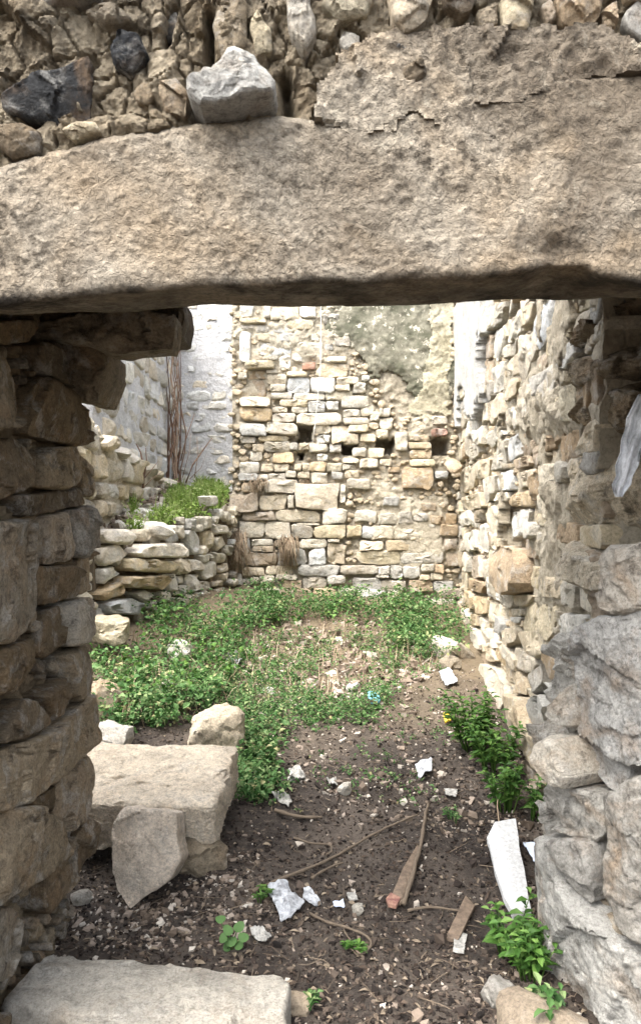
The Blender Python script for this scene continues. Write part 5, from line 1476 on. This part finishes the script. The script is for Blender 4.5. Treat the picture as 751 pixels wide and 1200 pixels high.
def slab_px(name, label, pts, mat, cat, thick=0.004, lift=0.012, lifts=None, crumple=0.0, nsub=10, seed=0, child=None):
    """a flat thing lying on the ground: outline in photo pixels, subdivided, given thickness"""
    P = []
    for i, p in enumerate(pts):
        q = gnd(*p); q[2] = float(soil_z(q[None])[0]) + (lifts[i] if lifts else lift)
        # stay on the same sight line
        P.append(q)
    P = np.array(P)
    c = P.mean(0)
    N, R = len(P) * 6, 6
    ring = []
    for i in range(len(P)):
        a, b = P[i], P[(i + 1) % len(P)]
        for k in range(6): ring.append(a + (b - a) * (k / 6))
    ring = np.array(ring)
    V = [c + (ring - c) * ((R - k) / R) for k in range(R)] + [c[None]]
    V = np.concatenate(V)
    size = np.linalg.norm(ring - c, axis=1).mean()
    V[:, 2] += fbm(V + seed * 3.1, 1.4 / size, 4, .6) * crumple
    V[:, :2] += np.stack([fbm(V + seed, 2.5 / size, 3), fbm(V + seed + 9, 2.5 / size, 3)], 1) * size * 0.10 * (1 if crumple > 0 else .4)
    n = len(V)
    Fc = []
    for k in range(R - 1):
        for i in range(N):
            j = (i + 1) % N; Fc.append((k * N + i, k * N + j, (k + 1) * N + j, (k + 1) * N + i))
    for i in range(N): Fc.append(((R - 1) * N + i, (R - 1) * N + (i + 1) % N, R * N))
    V2 = V - np.array([0, 0, thick])
    Fc2 = [tuple(x + n for x in f[::-1]) for f in Fc]
    side = [(i, i + n, (i + 1) % N + n, (i + 1) % N) for i in range(N)]
    o = mesh_obj(name, np.concatenate([V, V2]), Fc + Fc2 + side, mat, sharp=40)
    return tag(o, label, cat)
slab_px('foam_board', 'bright white foam board leaning in the weeds by the right jamb', [(570, 1003), (579, 989), (603, 985), (612, 1030), (622, 1084), (601, 1087), (586, 1052)], M['foamboard'], 'foam board', .025, .05, [.07, .09, .09, .06, .05, .05, .05])
slab_px('card', 'pale blue-white card tucked behind the foam board', [(612, 999), (634, 997), (637, 1024), (625, 1022)], M['bluepaper'], 'card', .003, .04, None, .01, seed=2)
slab_px('paper_tag', 'small clean white paper rectangle on the soil below the wooden offcut', [(534, 1089), (547, 1092), (543, 1117), (530, 1113)], M['paper'], 'paper', .002, .012, None, .004, seed=3)
slab_px('wood_offcut', 'flat brown wooden offcut pointing at the white paper rectangle', [(545, 1055), (556, 1062), (537, 1100), (522, 1096)], M['wood'], 'wood', .012, .02, seed=4)
lath = thing('wooden_lath', 'weathered grey lath with flaked red paint at its end', 'wood', tuple(gnd(472, 1040)))
def lath_part(name, pts, mat, lift):
    P = np.array([gnd(*p) for p in pts]); P[:, 2] = soil_z(P) + lift
    n = len(P); V = np.concatenate([P, P - [0, 0, .012]])
    Fc = [tuple(range(n)), tuple(range(2 * n - 1, n - 1, -1))] + [(i, i + n, (i + 1) % n + n, (i + 1) % n) for i in range(n)]
    mesh_obj(name, V, Fc, mat, lath, smooth=False)
lath_part('board', [(458, 1056), (472, 1030), (489, 1004), (492, 1008), (484, 1036), (469, 1062)], M['wood'], .026)
lath_part('painted_end', [(452, 1058), (458, 1052), (469, 1059), (464, 1068), (455, 1066)], M['redpaint'], .031)
slab_px('plastic_bag', 'crumpled translucent white plastic bag scrap on the dark soil', [(314, 1055), (332, 1043), (346, 1052), (356, 1066), (340, 1090), (328, 1086)], M['plastic'], 'plastic bag', .004, .03, None, .05, seed=5)
slab_px('plastic_scrap', 'folded white plastic strip right of the crumpled bag', [(356, 1046), (362, 1044), (377, 1062), (370, 1068), (355, 1058)], M['plastic'], 'plastic scrap', .003, .015, None, .02, seed=6)
slab_px('plastic_scrap', 'white torn scrap between the sprout and the threshold slab', [(293, 1102), (305, 1096), (318, 1108), (312, 1117), (298, 1112)], M['paper'], 'plastic scrap', .003, .02, None, .03, seed=7)
slab_px('plastic_scrap', 'small bluish scrap left of the grey pebble', [(390, 1064), (402, 1062), (404, 1069), (392, 1070)], M['bluepaper'], 'plastic scrap', .003, .015, None, .01, seed=8)
slab_px('plastic_scrap', 'tiny white chip above the small bluish scrap', [(406, 1052), (416, 1048), (419, 1058), (409, 1060)], M['paper'], 'plastic scrap', .006, .015, None, .01, seed=18)
slab_px('plastic_cup_scrap', 'crushed clear white plastic in the middle of the floor', [(486, 906), (506, 904), (505, 920), (490, 922)], M['plastic'], 'plastic scrap', .004, .04, None, .04, seed=9)
slab_px('paper_scrap', 'small white paper scrap right of the crushed plastic', [(520, 934), (536, 934), (534, 944), (522, 943)], M['paper'], 'paper', .003, .02, None, .015, seed=10)
slab_px('paper_scrap', 'torn white paper beside the branch stub near the long block', [(318, 938), (330, 936), (343, 948), (338, 953), (326, 948)], M['paper'], 'paper', .003, .02, None, .03, seed=11)
slab_px('paper_scrap', 'white crumpled paper above the long bent twig', [(338, 908), (350, 904), (358, 918), (348, 924), (340, 920)], M['paper'], 'paper', .004, .03, None, .04, seed=12)
slab_px('paper_scrap', 'white crumpled paper beside the white lump of stone', [(382, 918), (394, 920), (396, 932), (386, 932)], M['paper'], 'paper', .004, .03, None, .04, seed=13)
slab_px('turquoise_litter', 'turquoise plastic litter on the far rubble', [(430, 820), (444, 818), (445, 829), (434, 832)], M['blueplastic'], 'plastic scrap', .01, .04, None, .03, seed=14)
slab_px('yellow_litter', 'small yellow plastic bit near the far side wall', [(519, 840), (528, 838), (528, 847), (521, 848)], M['yellowplastic'], 'plastic scrap', .01, .03, None, .02, seed=15)
slab_px('grey_sheet', 'pale grey plastic sheet on the rubble by the side wall', [(514, 796), (528, 795), (536, 806), (522, 810)], M['plastic'], 'plastic scrap', .005, .04, None, .04, seed=16)
slab_px('white_sheet', 'pale sheet scrap on the sparse weeds left of centre', [(262, 784), (276, 776), (284, 784), (272, 792)], M['plastic'], 'plastic scrap', .005, .04, None, .04, seed=17)

# white cloth hanging on the right jamb
def cloth():
    d = 2.33
    rows = [(462, 748, 785, 0.0), (476, 741, 780, .0), (490, 734, 770, .01), (502, 733, 764, .015), (515, 728, 757, .02), (530, 727, 750, .03), (545, 721, 748, .03), (558, 722, 741, .03), (568, 717, 739, .03), (577, 719, 732, .03), (582, 721, 729, .025)]
    V = []; K = 12
    for i, (y, x0, x1, o) in enumerate(rows):
        for k in range(K):
            t = k / (K - 1); dd = d - o - .016 * math.sin(t * 11 + i * .35) - .009 * math.sin(t * 23 - i * .8) - .02 * math.sin(t * math.pi)
            px = x0 + (x1 - x0) * t
            V.append([(px - CX) * dd / F, dd, CZ - (y - CY) * dd / F])
    V = np.array(V); n = len(V)
    Fc = [(i * K + k, i * K + k + 1, (i + 1) * K + k + 1, (i + 1) * K + k) for i in range(len(rows) - 1) for k in range(K - 1)]
    V2 = V + [0, .006, 0]
    Fb = [tuple(x + n for x in f[::-1]) for f in Fc]
    R_ = len(rows)
    loop = [k for k in range(K)] + [i * K + K - 1 for i in range(1, R_)] + [(R_ - 1) * K + k for k in range(K - 2, -1, -1)] + [i * K for i in range(R_ - 2, 0, -1)]
    side = [(loop[i], loop[(i + 1) % len(loop)], loop[(i + 1) % len(loop)] + n, loop[i] + n) for i in range(len(loop))]
    tag(mesh_obj('hanging_cloth', np.concatenate([V, V2]), Fc + Fb + side, M['cloth']), 'dirty white cloth hanging from a ledge of the right jamb', 'cloth')
cloth()
# thin white cord down the back wall
V, Fc = tube_geo([np.array([(px - CX) * 7.9 / F, 7.9 + o, CZ - (py - CY) * 7.9 / F]) for px, py, o in ((376, 330, 0), (376, 380, 0), (375.5, 430, -.02), (372, 470, -.02), (369, 500, -.01), (364, 530, 0))], .003, 5)
tag(mesh_obj('cord', V, Fc, M['string']), 'thin white cord hanging down the back wall', 'cord')
